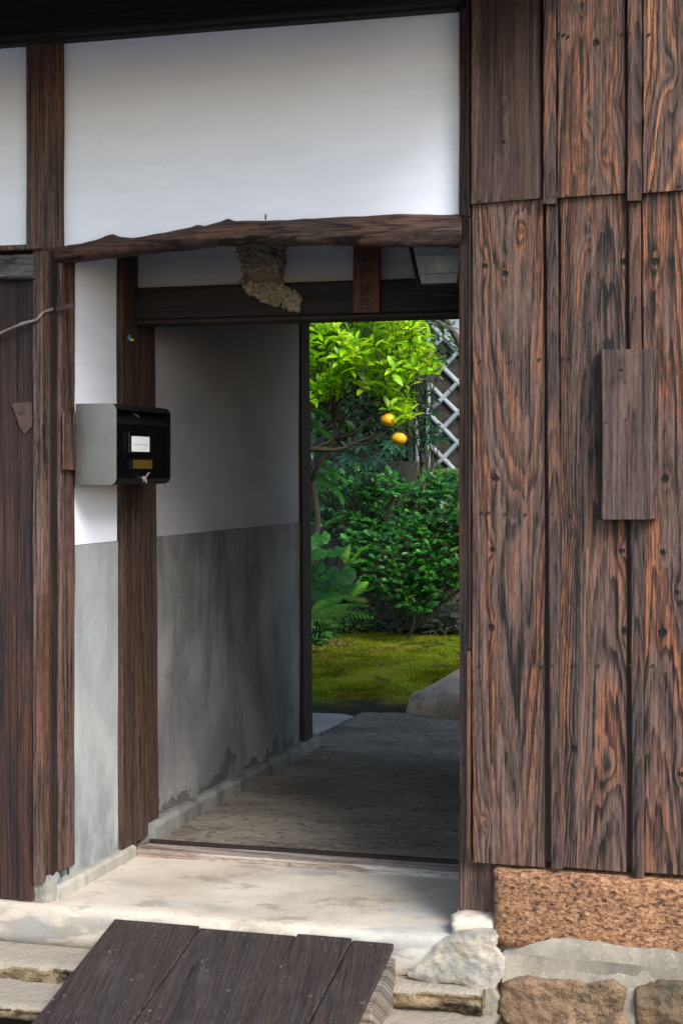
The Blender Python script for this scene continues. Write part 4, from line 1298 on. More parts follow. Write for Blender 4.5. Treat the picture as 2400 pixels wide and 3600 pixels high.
for k in range(4):
    segsL.append(tubev([Vf[k], Vf[4 + k]], .0075, 4))
    segsL.append(tubev([Vf[k], Vf[(k + 1) % 4]], .0075, 4))
    segsL.append(tubev([Vf[4 + k], Vf[4 + (k + 1) % 4]], .009, 4))
V, F = merge(segsL)
mobj('frame', V, F, M['black_m'], lan)
V = frus(.06, wb_ + .012, zb0 - .022, zb0 - .006, cxl, cyl)
mobj('base', V, [(3, 2, 1, 0), (4, 5, 6, 7)] + [(k, (k + 1) % 4, 4 + (k + 1) % 4, 4 + k) for k in range(4)], M['black_m'], lan)
V = frus(wt_ + .02, .05, ztp + .006, ztp + .07, cxl, cyl)
mobj('cap', V, [(3, 2, 1, 0), (4, 5, 6, 7)] + [(k, (k + 1) % 4, 4 + (k + 1) % 4, 4 + k) for k in range(4)], M['black_m'], lan)
V, F = tubev([(cxl, cyl, ztp + .07), (cxl, cyl, 2.37)], .008, 8)
mobj('stem', V, F, M['black_m'], lan)
for k in range(4):
    c = [Vector(Vf[k]), Vector(Vf[(k + 1) % 4]), Vector(Vf[4 + (k + 1) % 4]), Vector(Vf[4 + k])]
    nrm = (c[1] - c[0]).cross(c[3] - c[0]).normalized()
    V = [tuple(p + nrm * .001) for p in c] + [tuple(p - nrm * .001) for p in c]
    pn = mobj('pane', V, [(0, 1, 2, 3), (7, 6, 5, 4)] + [(k2, 4 + k2, 4 + (k2 + 1) % 4, (k2 + 1) % 4) for k2 in range(4)], M['glass'], lan)
    for t in (.28, .72):
        a = c[0].lerp(c[3], t) + nrm * .002; b = c[1].lerp(c[2], t) + nrm * .002
        V, F = tubev([a, b], .0014, 4)
        mobj('glazing_bar', V, F, M['wire'], pn)
V, F = rockv((cxl + .006, cyl, (zb0 + ztp) / 2 + .01), (.062, .062, .070), 1, 2, 0, 0, 20, 14)
mobj('bulb', V, F, M['bulb'], lan, True)
V, F = tubev([(cxl + .006, cyl, (zb0 + ztp) / 2 + .04), (cxl + .006, cyl, ztp + .01)], .014, 10)
mobj('bulb_holder', V, F, M['black_m'], lan)
# ================================================================== the garden beyond
def GD(u, v, d):
    """point seen at photo pixel (u, v), d metres along the line of sight"""
    t = (u - CU) / FPX
    return Vector((d * (-SN + CS * t), d * (CS + SN * t), EYE + d * (HZ - v) / FPX))
def ZQ(x, y):       # coordinates read off an enlargement of the doorway view
    return 1050 + x * .5102, 1050 + y * .5102

def leaf_shape(length, width, fold=.25, droop=.25, cuts=((.22, .72), (.52, 1.0), (.80, .62)), tipcurl=.0):
    """one leaf lying along +y, face up: folded along the midrib and drooping to the tip"""
    V, F = [(0, 0, 0)], []
    for t, w in cuts:
        h = width / 2 * w
        zc = -droop * length * t * t
        V += [(-h, t * length, zc + fold * h), (0, t * length, zc), (h, t * length, zc + fold * h)]
    V.append((0, length, -droop * length - tipcurl))
    n = len(cuts)
    F += [(0, 2, 1), (0, 3, 2)]
    for i in range(n - 1):
        a = 1 + 3 * i; b = a + 3
        F += [(a, a + 1, b + 1, b), (a + 1, a + 2, b + 2, b + 1)]
    a = 1 + 3 * (n - 1); e = len(V) - 1
    F += [(a, a + 1, e), (a + 1, a + 2, e)]
    return np.array(V, float), F
def frame_mat(pos, yd, up, s=1.0, roll=0.0):
    y = Vector(yd).normalized()
    x = y.cross(Vector(up))
    if x.length < 1e-4: x = y.cross(Vector((1, 0, 0)))
    x.normalize()
    z = x.cross(y)
    R = Matrix((x, y, z)).transposed()
    if roll: R = R @ Matrix.Rotation(roll, 3, 'Y')
    return Matrix.Translation(pos) @ (R * s).to_4x4()
def leaves_mesh(name, mats, shapes, mat, parent, smooth=True):
    Vs, Fs, n = [], [], 0
    for i, Mx in enumerate(mats):
        v, f = shapes[i % len(shapes)]
        A = np.array(Mx)
        Vs.append(v @ A[:3, :3].T + A[:3, 3])
        Fs.extend([tuple(k + n for k in q) for q in f]); n += len(v)
    return mobj(name, np.concatenate(Vs), Fs, mat, parent, smooth)
def shape_meshes(name, shapes, mat):
    out = []
    for v, f in shapes:
        me = bpy.data.meshes.new(name); me.from_pydata(v.tolist(), [], f); me.update()
        for p in me.polygons: p.use_smooth = True
        me.materials.append(mat); out.append(me)
    return out
FWD = Vector((-SN, CS, 0))
def cam_depth(p): return Vector(p).dot(FWD)
def pix(p):
    d = cam_depth(p); r = Vector((CS, SN, 0)).dot(Vector(p))
    return CU + FPX * r / d, HZ - FPX * (p[2] - EYE) / d
def in_door(p, m=0):
    u, v = pix(p)
    return 1088 - m < u < 1612 + m and 1112 - m < v < 2520
def split_leaves(mats, shapes, mat, parent, most, name='leaf', rest='foliage', score=None, seed=1):
    """the leaves that show largest become leaf parts, all others one foliage part"""
    r = random.Random(seed)
    vis = [i for i, Mx in enumerate(mats) if in_door(Mx.translation)]
    vis.sort(key=score or (lambda i: cam_depth(mats[i].translation) + r.uniform(0, .25)))
    pick = set(vis[:most])
    ms = shape_meshes(name, shapes, mat)
    for i in pick: link_mesh(name, ms[i % len(ms)], mats[i], parent)
    others = [m_ for i, m_ in enumerate(mats) if i not in pick]
    if others:
        o = leaves_mesh(rest, others, shapes, mat, parent); o['kind'] = 'stuff'
def inpoly(x, y, P):
    c = False
    j = len(P) - 1
    for i in range(len(P)):
        if (P[i][1] > y) != (P[j][1] > y) and x < (P[j][0] - P[i][0]) * (y - P[i][1]) / (P[j][1] - P[i][1]) + P[i][0]: c = not c
        j = i
    return c
def branch(pts, r0, r1, n=7, sub=5, wig=.01, seed=0):
    """limb through the given points, smoothed, tapering from r0 to r1"""
    P = [Vector(p) for p in pts]
    Q = []
    for i in range(len(P) - 1):
        a, b = P[i], P[i + 1]
        p0 = P[i - 1] if i else a; p3 = P[i + 2] if i + 2 < len(P) else b
        for k in range(sub):
            t = k / sub
            q = .5 * ((2 * a) + (b - p0) * t + (2 * p0 - 5 * a + 4 * b - p3) * t * t + (3 * a - p0 - 3 * b + p3) * t ** 3)
            q += Vector((noise.noise(q * 7 + Vector((seed, 0, 0))), noise.noise(q * 7 + Vector((0, seed, 3))), noise.noise(q * 7 + Vector((5, 0, seed))))) * wig
            Q.append(q)
    Q.append(P[-1])
    m = len(Q)
    return tubev(Q, [r0 + (r1 - r0) * i / (m - 1) for i in range(m)], n)

# ------------------------------------------------------------------ storehouse wall with diamond lattice
YS = 12.6
XS0 = UX(1504, YS)
sw = thing('storehouse_wall', 'storehouse wall of dark tiles with raised white diamond lattice joints', 'wall', (XS0 + 1, YS, .2))
DD = .238
zb_w = VZ(1540, 1654, YS); zt_w = zb_w + DD * 10
x1_w = XS0 + DD * 6
zv0 = VZ(1504, 1346, YS)
box('body', (XS0 - .16, x1_w + 3), (YS + .03, YS + 1.2), (0.0, 5.2), M['garden_wall'], sw)
def clip_poly(P, inside, cut):
    out = []
    for i in range(len(P)):
        a, b = P[i - 1], P[i]
        if inside(b):
            if not inside(a): out.append(cut(a, b))
            out.append(b)
        elif inside(a): out.append(cut(a, b))
    return out
def clip_rect(P, x0, x1, z0, z1):
    for (ax, val, sg) in ((0, x0, 1), (0, x1, -1), (1, z0, 1), (1, z1, -1)):
        P = clip_poly(P, lambda p: (p[ax] - val) * sg >= -1e-9, lambda a, b: tuple(a[k] + (b[k] - a[k]) * (val - a[ax]) / (b[ax] - a[ax]) for k in (0, 1)))
        if len(P) < 3: return []
    return P
gap = .013
for i in range(-1, 13):
    for j in range(-10, 18):
        if (i + j) % 2: continue
        cxx = XS0 + i * DD / 2; czz = zv0 + (j + 1) * DD / 2
        h = DD / 2 - gap * 1.2
        P = clip_rect([(cxx, czz + h), (cxx - h, czz), (cxx, czz - h), (cxx + h, czz)], XS0 + .012, x1_w, zb_w + .01, zt_w)
        if len(P) < 3: continue
        w = (max(p[0] for p in P) - min(p[0] for p in P))
        if w < .02: continue
        tl = random.uniform(-.003, .003)
        n = len(P)
        V = [(x, YS + .012 + tl, z) for x, z in P] + [(x, YS + .04, z) for x, z in P]
        mobj('tile', V, [tuple(range(n))] + [(k, n + k, n + (k + 1) % n, (k + 1) % n) for k in range(n)], M['namako_tile'], sw)
def rib(a, b, r=.020):
    pts = [a.lerp(b, t / 14) + Vector((0, .004 * noise.noise(a * 3 + Vector((t, 0, 0))), .004 * noise.noise(a * 5 + Vector((0, t * .7, 0))))) for t in range(15)]
    V, F = tubev(pts, [r * (1 + .18 * noise.noise(Vector((t * .9, a.x * 9, a.z * 9)))) for t in range(15)], 8)
    mobj('lattice_rib', V, F, M['namako_rib'], sw, True)
for sg in (1, -1):
    for k in range(-20, 20):
        zz = zv0 + k * DD
        # line z = zz + sg * (x - XS0), kept inside the panel
        lo, hi = XS0, x1_w
        if sg > 0: lo, hi = max(lo, XS0 + (zb_w - zz)), min(hi, XS0 + (zt_w - zz))
        else: lo, hi = max(lo, XS0 + (zz - zt_w)), min(hi, XS0 + (zz - zb_w))
        if hi - lo < .08: continue
        rib(Vector((lo, YS, zz + sg * (lo - XS0))), Vector((hi, YS, zz + sg * (hi - XS0))))
rib(Vector((XS0, YS, zb_w)), Vector((XS0, YS, zt_w)), .02)
XS1 = UX(1466, YS)
rib(Vector((XS1, YS, zb_w)), Vector((XS1, YS, zt_w)), .017)
for v in (1110, 1172, 1336, 1502, 1566, 1647):
    z = VZ(1480, v, YS); rib(Vector((XS1, YS - .002, z)), Vector((XS0, YS - .002, z)), .016)
zs_ = [VZ(1480, v, YS) for v in (1650, 1566, 1502, 1336, 1172)]
for a, b in zip(zs_[:-1], zs_[1:]):
    box('tile', (XS1 + .014, XS0 - .016), (YS + .01, YS + .04), (a + .016, b - .016), M['namako_tile'], sw)
P = [ZQ(1000, 60), ZQ(1000, 262), ZQ(1095, 358), ZQ(1400, 660), ZQ(1400, 60)]
V = [tuple(PT(u, v, YS - .03)) for u, v in P] + [tuple(PT(u, v, YS + .02)) for u, v in P]
mobj('plaster_panel', V, [(0, 1, 2, 3, 4)] + [(k, 5 + k, 5 + (k + 1) % 5, (k + 1) % 5) for k in range(5)], M['namako_rib'], sw)
# low garden wall with mossy coping in front of it
gw = thing('garden_wall', 'low stained garden wall with a mossy stone coping below the lattice wall', 'wall', (XS0, 12.3, .1))
box('wall', (UX(1400, 12.4), 1.5), (12.36, 12.55), (0, VZ(1540, 1668, 12.4)), M['garden_wall'], gw)
nC = 7
xc0, xc1 = UX(1405, 12.3), .6
for k in range(nC):
    a, b = xc0 + (xc1 - xc0) * k / nC, xc0 + (xc1 - xc0) * (k + 1) / nC
    V, F = rockv(((a + b) / 2, 12.40, VZ(1540, 1664, 12.3)), (b - a - .006, .34, .07), k + 2.2, 6, .06, .1, 28, 14, 5)
    mobj('coping_stone', V, F, M['mosscap'], gw, True)
box('pier', (UX(1352, 12.2), UX(1462, 12.2)), (12.2, 12.5), (0, VZ(1400, 1622, 12.2)), M['garden_wall'], gw)
bw = thing('rear_wall', 'dark stained rear wall behind the garden trees', 'wall', (-5, 15, 0))
box('wall', (-14, XS0 - .2), (15.0, 15.2), (0, 3.2), M['garden_wall'], bw)
box('coping', (-14, XS0 - .2), (14.9, 15.3), (3.2, 3.3), M['darkroof'], bw)

# ------------------------------------------------------------------ stepping stone
V, F = rockv((0, 0, 0), (1.6, 2.0, .26), 11.4, 5.5, .07, .04, 60, 34, 4)
V = [(x - 1.27, y + 8.98, z - .015 + .10 * (x + .8)) for x, y, z in V]
o = mobj('stepping_stone', V, F, M['boulder'], None, True)
tag(o, 'big flat pinkish grey stone at the edge of the moss', 'stone')

# ------------------------------------------------------------------ citrus tree
cit = thing('citrus_tree', 'bright yellow green citrus tree with two orange fruits over the garden', 'tree', tuple(GD(1075, 2230, 9.9)))
base = GD(1070, 2235, 9.9)
fork = GD(1095, 1690, 9.9)
parts = [branch([base, GD(1102, 2000, 9.9), GD(1112, 1830, 9.9), fork], .022, .019, 10, 6, .012)]
mobj('trunk', *parts[0], M['bark'], cit, True)
BR = [
    ([fork, GD(1060, 1610, 9.8), GD(*ZQ(80, 1040), 9.7), GD(*ZQ(280, 1040), 9.6), GD(*ZQ(400, 990), 9.55), GD(*ZQ(520, 940), 9.5), GD(*ZQ(590, 880), 9.5), GD(*ZQ(640, 760), 9.5)], .019, .006),
    ([fork, GD(*ZQ(150, 1120), 9.8), GD(*ZQ(235, 990), 9.75), GD(*ZQ(255, 920), 9.75), GD(*ZQ(245, 840), 9.8), GD(*ZQ(240, 740), 9.85), GD(*ZQ(240, 640), 9.9), GD(*ZQ(205, 520), 9.9), GD(*ZQ(180, 300), 9.95)], .018, .006),
    ([GD(*ZQ(245, 965), 9.75), GD(*ZQ(380, 920), 9.6), GD(*ZQ(470, 840), 9.55), GD(*ZQ(520, 800), 9.55), GD(*ZQ(590, 755), 9.5), GD(*ZQ(700, 640), 9.5)], .010, .004),
    ([GD(*ZQ(240, 830), 9.8), GD(*ZQ(262, 740), 9.75), GD(*ZQ(340, 660), 9.7), GD(*ZQ(470, 592), 9.7), GD(*ZQ(560, 560), 9.7), GD(*ZQ(700, 430), 9.75)], .011, .004),
    ([GD(*ZQ(260, 900), 9.75), GD(*ZQ(330, 800), 9.65), GD(*ZQ(420, 740), 9.6), GD(*ZQ(560, 700), 9.6), GD(*ZQ(720, 700), 9.55)], .007, .003),
    ([GD(*ZQ(90, 1040), 9.7), GD(*ZQ(190, 990), 9.7), GD(*ZQ(240, 950), 9.72)], .008, .006),
    ([GD(*ZQ(380, 1010), 9.56), GD(*ZQ(470, 1000), 9.5), GD(*ZQ(560, 940), 9.45), GD(*ZQ(640, 900), 9.42)], .005, .003),
    ([GD(*ZQ(100, 740), 9.95), GD(*ZQ(200, 670), 9.9), GD(*ZQ(330, 560), 9.85), GD(*ZQ(430, 420), 9.85), GD(*ZQ(500, 250), 9.9)], .012, .004),
    ([GD(*ZQ(700, 560), 9.75), GD(*ZQ(800, 570), 9.8), GD(*ZQ(900, 540), 9.8), GD(*ZQ(980, 520), 9.8)], .006, .003),
    ([GD(*ZQ(240, 640), 9.9), GD(*ZQ(150, 520), 10.0), GD(*ZQ(60, 420), 10.1)], .008, .003),
    ([GD(*ZQ(560, 560), 9.7), GD(*ZQ(640, 420), 9.8), GD(*ZQ(700, 220), 9.9), GD(*ZQ(720, 40), 10.0)], .008, .003),
]
for k, (pts, r0, r1) in enumerate(BR):
    V, F = branch(pts, r0, r1, 7, 5, .012, k)
    mobj('branch', V, F, M['bark'], cit, True)
POLY = [(-260, -320), (860, -320), (840, 150), (880, 300), (890, 420), (1010, 480), (985, 540), (820, 530), (770, 640), (740, 780), (790, 830), (720, 900), (640, 830), (560, 720), (430, 690), (330, 620), (300, 700), (150, 740), (60, 700), (-60, 780), (-260, 700)]
rr = random.Random(21)
cl = []
tries = 0
while len(cl) < 760 and tries < 30000:
    tries += 1
    x, y = rr.uniform(-260, 1010), rr.uniform(-320, 880)
    if not inpoly(x, y, POLY): continue
    if y > 540 and rr.random() < .45: continue
    d = rr.uniform(9.25, 10.7) if y < 560 else rr.uniform(9.4, 9.9)
    cl.append((x, y, d))
SH = [leaf_shape(1, .36, .35, .22), leaf_shape(1, .42, .25, .32), leaf_shape(1, .33, .45, .12), leaf_shape(1, .40, .3, .42)]
mats = []; twigs = []
for (x, y, d) in cl:
    p = GD(*ZQ(x, y), d)
    ax = Vector((rr.uniform(-.6, .6), rr.uniform(-.8, .3), rr.uniform(.5, 1.1))).normalized()
    L = rr.uniform(.05, .10)
    p1 = p + ax * L
    twigs.append(tubev([p - ax * .10 + Vector((rr.uniform(-.05, .05), rr.uniform(-.03, .03), -.03)), p, p1], [.003, .0022, .001], 4, False))
    nl = rr.randint(6, 9)
    a0 = rr.random() * 6.28
    for k in range(nl):
        t = k / nl
        a = a0 + k * 2.4
        side = ax.orthogonal().normalized()
        side = Matrix.Rotation(a, 3, ax) @ side
        out = (side * rr.uniform(.65, 1.0) + ax * (0.25 + .75 * t)).normalized()
        s = rr.uniform(.070, .108) * (1 - .25 * t)
        mats.append(frame_mat(p + ax * L * t, out, ax + Vector((0, -.25, .35)), s, rr.uniform(-.35, .35)))
split_leaves(mats, SH, M['citrus'], cit, 300, seed=3)
V, F = merge(twigs); o = mobj('twigs', V, F, M['twig'], cit); o['kind'] = 'stuff'
for (x, y, r, d) in ((617, 835, .043, 9.42), (690, 966, .042, 9.45)):
    c = GD(*ZQ(x, y), d)
    V, F = [], []
    for j in range(15):
        la = -math.pi / 2 + math.pi * j / 14
        for i in range(22):
            lo = 2 * math.pi * i / 22
            k = r * (1 + .05 * noise.noise(Vector((math.cos(lo) * 1.6, math.sin(lo) * 1.6, la + x)))) 
            zz = math.sin(la) * .84
            if j == 14: zz -= .05
            V.append((c.x + k * 1.08 * math.cos(la) * math.cos(lo), c.y + k * 1.08 * math.cos(la) * math.sin(lo), c.z + k * zz))
    for j in range(14):
        for i in range(22): F.append((j * 22 + i, j * 22 + (i + 1) % 22, (j + 1) * 22 + (i + 1) % 22, (j + 1) * 22 + i))
    fo = mobj('fruit', V, F, M['fruit'], cit, True)
    V, F = tubev([c + Vector((0, 0, r * .75)), c + Vector((-.01, 0, r * 1.5)), c + Vector((-.03, .02, r * 2.4))], .003, 6)
    mobj('stalk', V, F, M['twig'], fo)

# ------------------------------------------------------------------ glossy evergreen shrubs
def shrub(name, label, poly, d0, d1, ncl, seed, base_uv, mat, size=(.034, .052), most=300, group=None, zg=None):
    root = GD(base_uv[0], base_uv[1], (d0 + d1) / 2)
    root.z = ground_z(root.x, root.y)
    t = thing(name, label, 'shrub', tuple(root), group)
    r = random.Random(seed)
    xs_ = [p[0] for p in poly]; ys_ = [p[1] for p in poly]
    pts = []
    k = 0
    while len(pts) < ncl and k < 60000:
        k += 1
        x, y = r.uniform(min(xs_), max(xs_)), r.uniform(min(ys_), max(ys_))
        if not inpoly(x, y, poly): continue
        # foliage sits in shelves: denser where a slow noise is high
        if noise.noise(Vector((x * .006, y * .013, seed))) < r.uniform(-.85, .02): continue
        e = (y - min(ys_)) / (max(ys_) - min(ys_))
        d = d0 + (d1 - d0) * r.random() ** 1.3
        d += (1 - e) * .25
        pts.append(GD(*ZQ(x, y), d))
    SHS = [leaf_shape(1, .50, .2, .2, ((.2, .8), (.5, 1.0), (.8, .66))), leaf_shape(1, .56, .3, .1, ((.2, .82), (.5, 1.0), (.8, .66))), leaf_shape(1, .46, .1, .3, ((.2, .8), (.5, 1.0), (.8, .62)))]
    mats, tw = [], []
    for p in pts:
        dirn = Vector((p.x - root.x, p.y - root.y - .35, r.uniform(.0, .5))) + Vector((r.uniform(-.5, .5), r.uniform(-.5, .5), 0))
        dirn.normalize()
        L = r.uniform(.05, .10)
        tw.append(tubev([p - dirn * .14 - Vector((0, 0, .05)), p, p + dirn * L], [.0028, .002, .001], 4, False))
        n = r.randint(5, 8)
        sd2 = dirn.cross(Vector((0, 0, 1))).normalized()
        for k in range(n):
            s = 1 if k % 2 else -1
            tt = k / n
            out = (sd2 * s * r.uniform(.6, 1.0) + dirn * r.uniform(.5, .9) + Vector((0, 0, r.uniform(-.15, .45))))
            if k == n - 1: out = dirn
            up = Vector((r.uniform(-.5, .5), r.uniform(-1.5, -.1), 1))
            mats.append(frame_mat(p + dirn * L * tt, out, up, r.uniform(*size), r.uniform(-.3, .3)))
    split_leaves(mats, SHS, mat, t, most, seed=seed)
    V, F = merge(tw); o = mobj('twigs', V, F, M['twig'], t); o['kind'] = 'stuff'
    # stems fanning out from the base
    for k in range(2):
        e = pts[r.randrange(len(pts))]
        m1 = root.lerp(e, .45) + Vector((r.uniform(-.12, .12), r.uniform(-.1, .1), .05))
        V, F = branch([root + Vector((r.uniform(-.06, .06), r.uniform(-.06, .06), -.02)), m1, e], r.uniform(.010, .018), .004, 6, 6, .02, k)
        mobj('stem', V, F, M['bark'], t, True)
    return t
P1 = [(40, 1480), (90, 1430), (170, 1290), (260, 1240), (400, 1212), (560, 1215), (700, 1262), (830, 1290), (900, 1240), (1000, 1215), (1300, 1200), (1500, 1400), (1500, 1640), (1050, 1600), (700, 1640), (360, 1680), (60, 1580)]
shrub('evergreen_shrub', 'broad glossy dark green shrub below the citrus branches', P1, 10.9, 11.8, 560, 5, (1330, 2130), M['camellia'], (.034, .068))
P2 = [(330, 1640), (560, 1600), (760, 1560), (900, 1470), (1120, 1380), (1400, 1400), (1500, 1700), (1400, 2020), (1090, 1960), (960, 2140), (800, 2170), (700, 2150), (560, 2080), (430, 1950), (330, 1760)]
shrub('evergreen_shrub', 'bright leafy lower shrub in shelves above the dark ground cover', P2, 10.4, 11.2, 900, 9, (1420, 2180), M['camellia'], (.030, .062))

# ------------------------------------------------------------------ palmate dark leaves against the lattice wall
def fatsia_shape():
    V, F = [(0, 0, 0)], []
    n = 7
    for k in range(n):
        a = math.radians(-126 + 252 * k / (n - 1))
        L = 1.0 - .28 * abs(k - 3) / 3
        d = Vector((math.sin(a), math.cos(a), 0)); s = Vector((d.y, -d.x, 0))
        b = len(V)
        for t, w in ((.30, .075), (.58, .135), (.82, .085)):
            for sg in (-1, 0, 1):
                q = d * (t * L) + s * sg * w; V.append((q.x, q.y, -.22 * (t * L) ** 2 + (.03 if sg else 0)))
        q = d * L; V.append((q.x, q.y, -.30 * L * L))
        F += [(0, b + 1, b), (0, b + 2, b + 1), (b, b + 1, b + 4, b + 3), (b + 1, b + 2, b + 5, b + 4), (b + 3, b + 4, b + 7, b + 6), (b + 4, b + 5, b + 8, b + 7), (b + 6, b + 7, b + 9), (b + 7, b + 8, b + 9)]
    for k in range(n - 1):
        F.append((0, 1 + 10 * k + 2, 1 + 10 * (k + 1)))
    return np.array(V, float), F
fm = shape_meshes('leaf', [fatsia_shape()], M['fatsia'])[0]
def fatsia(label, base_uv, d, leaves, seed):
    root = GD(base_uv[0], base_uv[1], d); root.z = ground_z(root.x, root.y)
    t = thing('fatsia_plant', label, 'plant', tuple(root), 'palmate leaved plants')
    r = random.Random(seed)
    for (x, y, s) in leaves:
        p = GD(*ZQ(x, y), d + r.uniform(-.3, .15))
        out = Vector((r.uniform(-.7, .7), -1, r.uniform(-.5, -.1)))
        link_mesh('leaf', fm, frame_mat(p, out, (r.uniform(-.3, .3), -.55, 1), s), t)
        V, F = branch([Vector((root.x + (p.x - root.x) * .3, root.y + .1, max(root.z, p.z - .5))), p.lerp(root, .15) + Vector((0, .05, .0)), p], .006, .003, 5, 4, .01, x)
        mobj('leaf_stalk', V, F, M['twig'], t, True)
    V, F = branch([root, root + Vector((.03, .05, .5)), root + Vector((0, .1, 1.1))], .02, .012, 7, 5)
    mobj('stem', V, F, M['bark'], t, True)
fatsia('palmate dark green plant in front of the lattice wall', (1470, 2000), 12.1, [(840, 660, .15), (820, 740, .17), (900, 800, .16), (930, 880, .13), (880, 930, .17), (960, 960, .15), (870, 420, .13), (930, 400, .14), (760, 620, .14), (800, 560, .14)], 2)
fatsia('palmate dark green plant in the shade under the citrus', (1290, 2000), 11.6, [(520, 1110, .17), (430, 1120, .15), (600, 1060, .13), (640, 1000, .11), (500, 1160, .14), (330, 1180, .14), (360, 1090, .14), (250, 1140, .13), (700, 1040, .12), (420, 1020, .13)], 4)

# ------------------------------------------------------------------ palms at the post side
def palm(label, root, fronds, seed, leaflet=.20, mat='palm'):
    t = thing('palm_plant', label, 'plant', tuple(root), 'feather leaved plants')
    r = random.Random(seed)
    ls = leaf_shape(1, .055, .5, .35)
    for (az, el, L) in fronds:
        d = Vector((math.cos(az) * math.cos(el), math.sin(az) * math.cos(el), math.sin(el)))
        pts = []
        for k in range(13):
            s = k / 12
            pts.append(root + d * L * s + Vector((0, 0, -.55 * L * s * s)))
        mats = []
        sd2 = d.cross(Vector((0, 0, 1))).normalized()
        for k in range(3, 13):
            for q in range(3):
                s = (k + q / 3 - .5) / 12
                if s > 1: continue
                p = root + d * L * s + Vector((0, 0, -.55 * L * s * s))
                for sg in (-1, 1):
                    out = sd2 * sg + d * .7 + Vector((0, 0, -.25 - .4 * s))
                    mats.append(frame_mat(p, out, (0, 0, 1), leaflet * (1 - .5 * abs(s - .55)) * r.uniform(.85, 1.1)))
        v1, f1 = tubev(pts, [.006 - .0003 * k for k in range(13)], 5)
        Vs = [np.array(v1)]; Fs = list(f1); n = len(v1)
        for Mx in mats:
            A = np.array(Mx); Vs.append(ls[0] @ A[:3, :3].T + A[:3, 3]); Fs += [tuple(i + n for i in q) for q in ls[1]]; n += len(ls[0])
        mobj('frond', np.concatenate(Vs), Fs, M[mat], t, True)
    return t
pr_ = GD(985, 1450, 10.3)
palm('feathery light green palm leaning out beside the dark end post', pr_, [(math.radians(a), math.radians(e), L) for a, e, L in ((5, 55, .40), (20, 30, .36), (-20, 42, .36), (60, 62, .40), (150, 40, .4), (-60, 50, .3), (0, 5, .34))], 3, .13)
V, F = branch([Vector((pr_.x, pr_.y, .1)), Vector((pr_.x + .03, pr_.y, .6)), pr_], .05, .035, 9, 5, .01)
pt_ = [o for o in bpy.data.objects if o.name.startswith('palm_plant')][-1]
mobj('stem', V, F, M['bark'], pt_, True)
pr2 = GD(1100, 1660, 10.5)
palm('small spiky green plant under the citrus fork', pr2, [(math.radians(a), math.radians(e), .22) for a, e in ((10, 20), (-35, 30), (45, 35), (-70, 10), (100, 40), (20, 60), (-10, -10))], 8, .10)

# ------------------------------------------------------------------ round leaved plants, ferns
def round_leaf():
    V, F = [(0, 0, 0)], []
    n = 26
    for rad in (.5, 1.0):
        for k in range(n):
            a = math.radians(-158 + 316 * k / (n - 1))
            r = rad * (1 + (.05 * math.sin(k * 2.1) if rad == 1 else 0))
            V.append((r * math.sin(a) * 1.05, r * math.cos(a) + .1, .05 * rad * math.cos(k * 1.7) + (.10 if rad == .5 else .02) * 1.0 - .16 * rad * rad))
    for k in range(n - 1):
        F.append((0, 1 + k + 1, 1 + k)); F.append((1 + k, 2 + k, 1 + n + k + 1, 1 + n + k))
    return np.array(V, float), F
rm = shape_meshes('leaf', [round_leaf()], M['leopard'])[0]
def leopard(label, root, leaves, seed):
    t = thing('round_leaf_plant', label, 'plant', tuple(root), 'round leaved plants')
    r = random.Random(seed)
    for (x, y, s, d) in leaves:
        p = GD(*ZQ(x, y), d)
        out = Vector((r.uniform(-.8, .9), -1, r.uniform(-1.4, -.5)))
        link_mesh('leaf', rm, frame_mat(p, out, (r.uniform(-.3, .35), -.75, 1), s), t)
        V, F = branch([root + Vector((r.uniform(-.05, .05), r.uniform(-.05, .05), 0)), root.lerp(p, .55) + Vector((0, .04, .08)), p + Vector((0, .01, -.004))], .0035, .0025, 5, 5)
        mobj('leaf_stalk', V, F, M['herb'], t, True)
lr = GD(1120, 2240, 9.9)
leopard('plant with big round glossy leaves behind the ferns', lr, [(240, 1735, .055, 9.6), (290, 1890, .085, 9.45), (190, 2030, .095, 9.4), (150, 1640, .055, 9.7), (120, 1745, .06, 9.55), (110, 1850, .06, 9.5), (70, 1960, .07, 9.5), (60, 1680, .06, 9.6), (215, 1985, .05, 9.55), (340, 1975, .05, 9.6), (20, 1800, .07, 9.5), (130, 1930, .05, 9.6)], 6)

def frond_mesh(L=1.0, n=15, seed=0):
    """fern frond along +y: arching rachis, pinnae cut into pinnules"""
    r = random.Random(seed)
    V, F = [], []
    def zc(t): return .28 * t - .52 * t * t
    v1, f1 = tubev([(0, t / 12, zc(t / 12)) for t in range(13)], [.008 * (1 - .8 * t / 12) for t in range(13)], 4)
    V += v1; F += f1
    for k in range(n):
        t = .16 + .82 * k / (n - 1)
        w = .22 * math.sin(math.pi * min(1, (1.06 - t) / 1.0)) ** .8 * (.55 + .45 * min(1, (t - .1) / .2)) + .012
        for sg in (-1, 1):
            b = Vector((0, t, zc(t)))
            d = Vector((sg, .42 + .2 * t, -.14 + r.uniform(-.06, .06))).normalized()
            s = d.cross(Vector((0, 0, 1))).normalized()
            i0 = len(V)
            m = 5
            for q in range(m + 1):                      # toothed, tapering pinna
                u0 = q / m
                c = b + d * (w * u0); c.z -= .35 * w * u0 * u0
                h = .021 * (1 - u0) ** .6 * (1.15 if q % 2 else .72) + .001
                V.append(tuple(c + s * h)); V.append(tuple(c - s * h))
            for q in range(m): F.append((i0 + 2 * q, i0 + 2 * q + 2, i0 + 2 * q + 3, i0 + 2 * q + 1))
    return np.array(V), F
frm = shape_meshes('frond', [frond_mesh(seed=k) for k in range(3)], M['fern'])
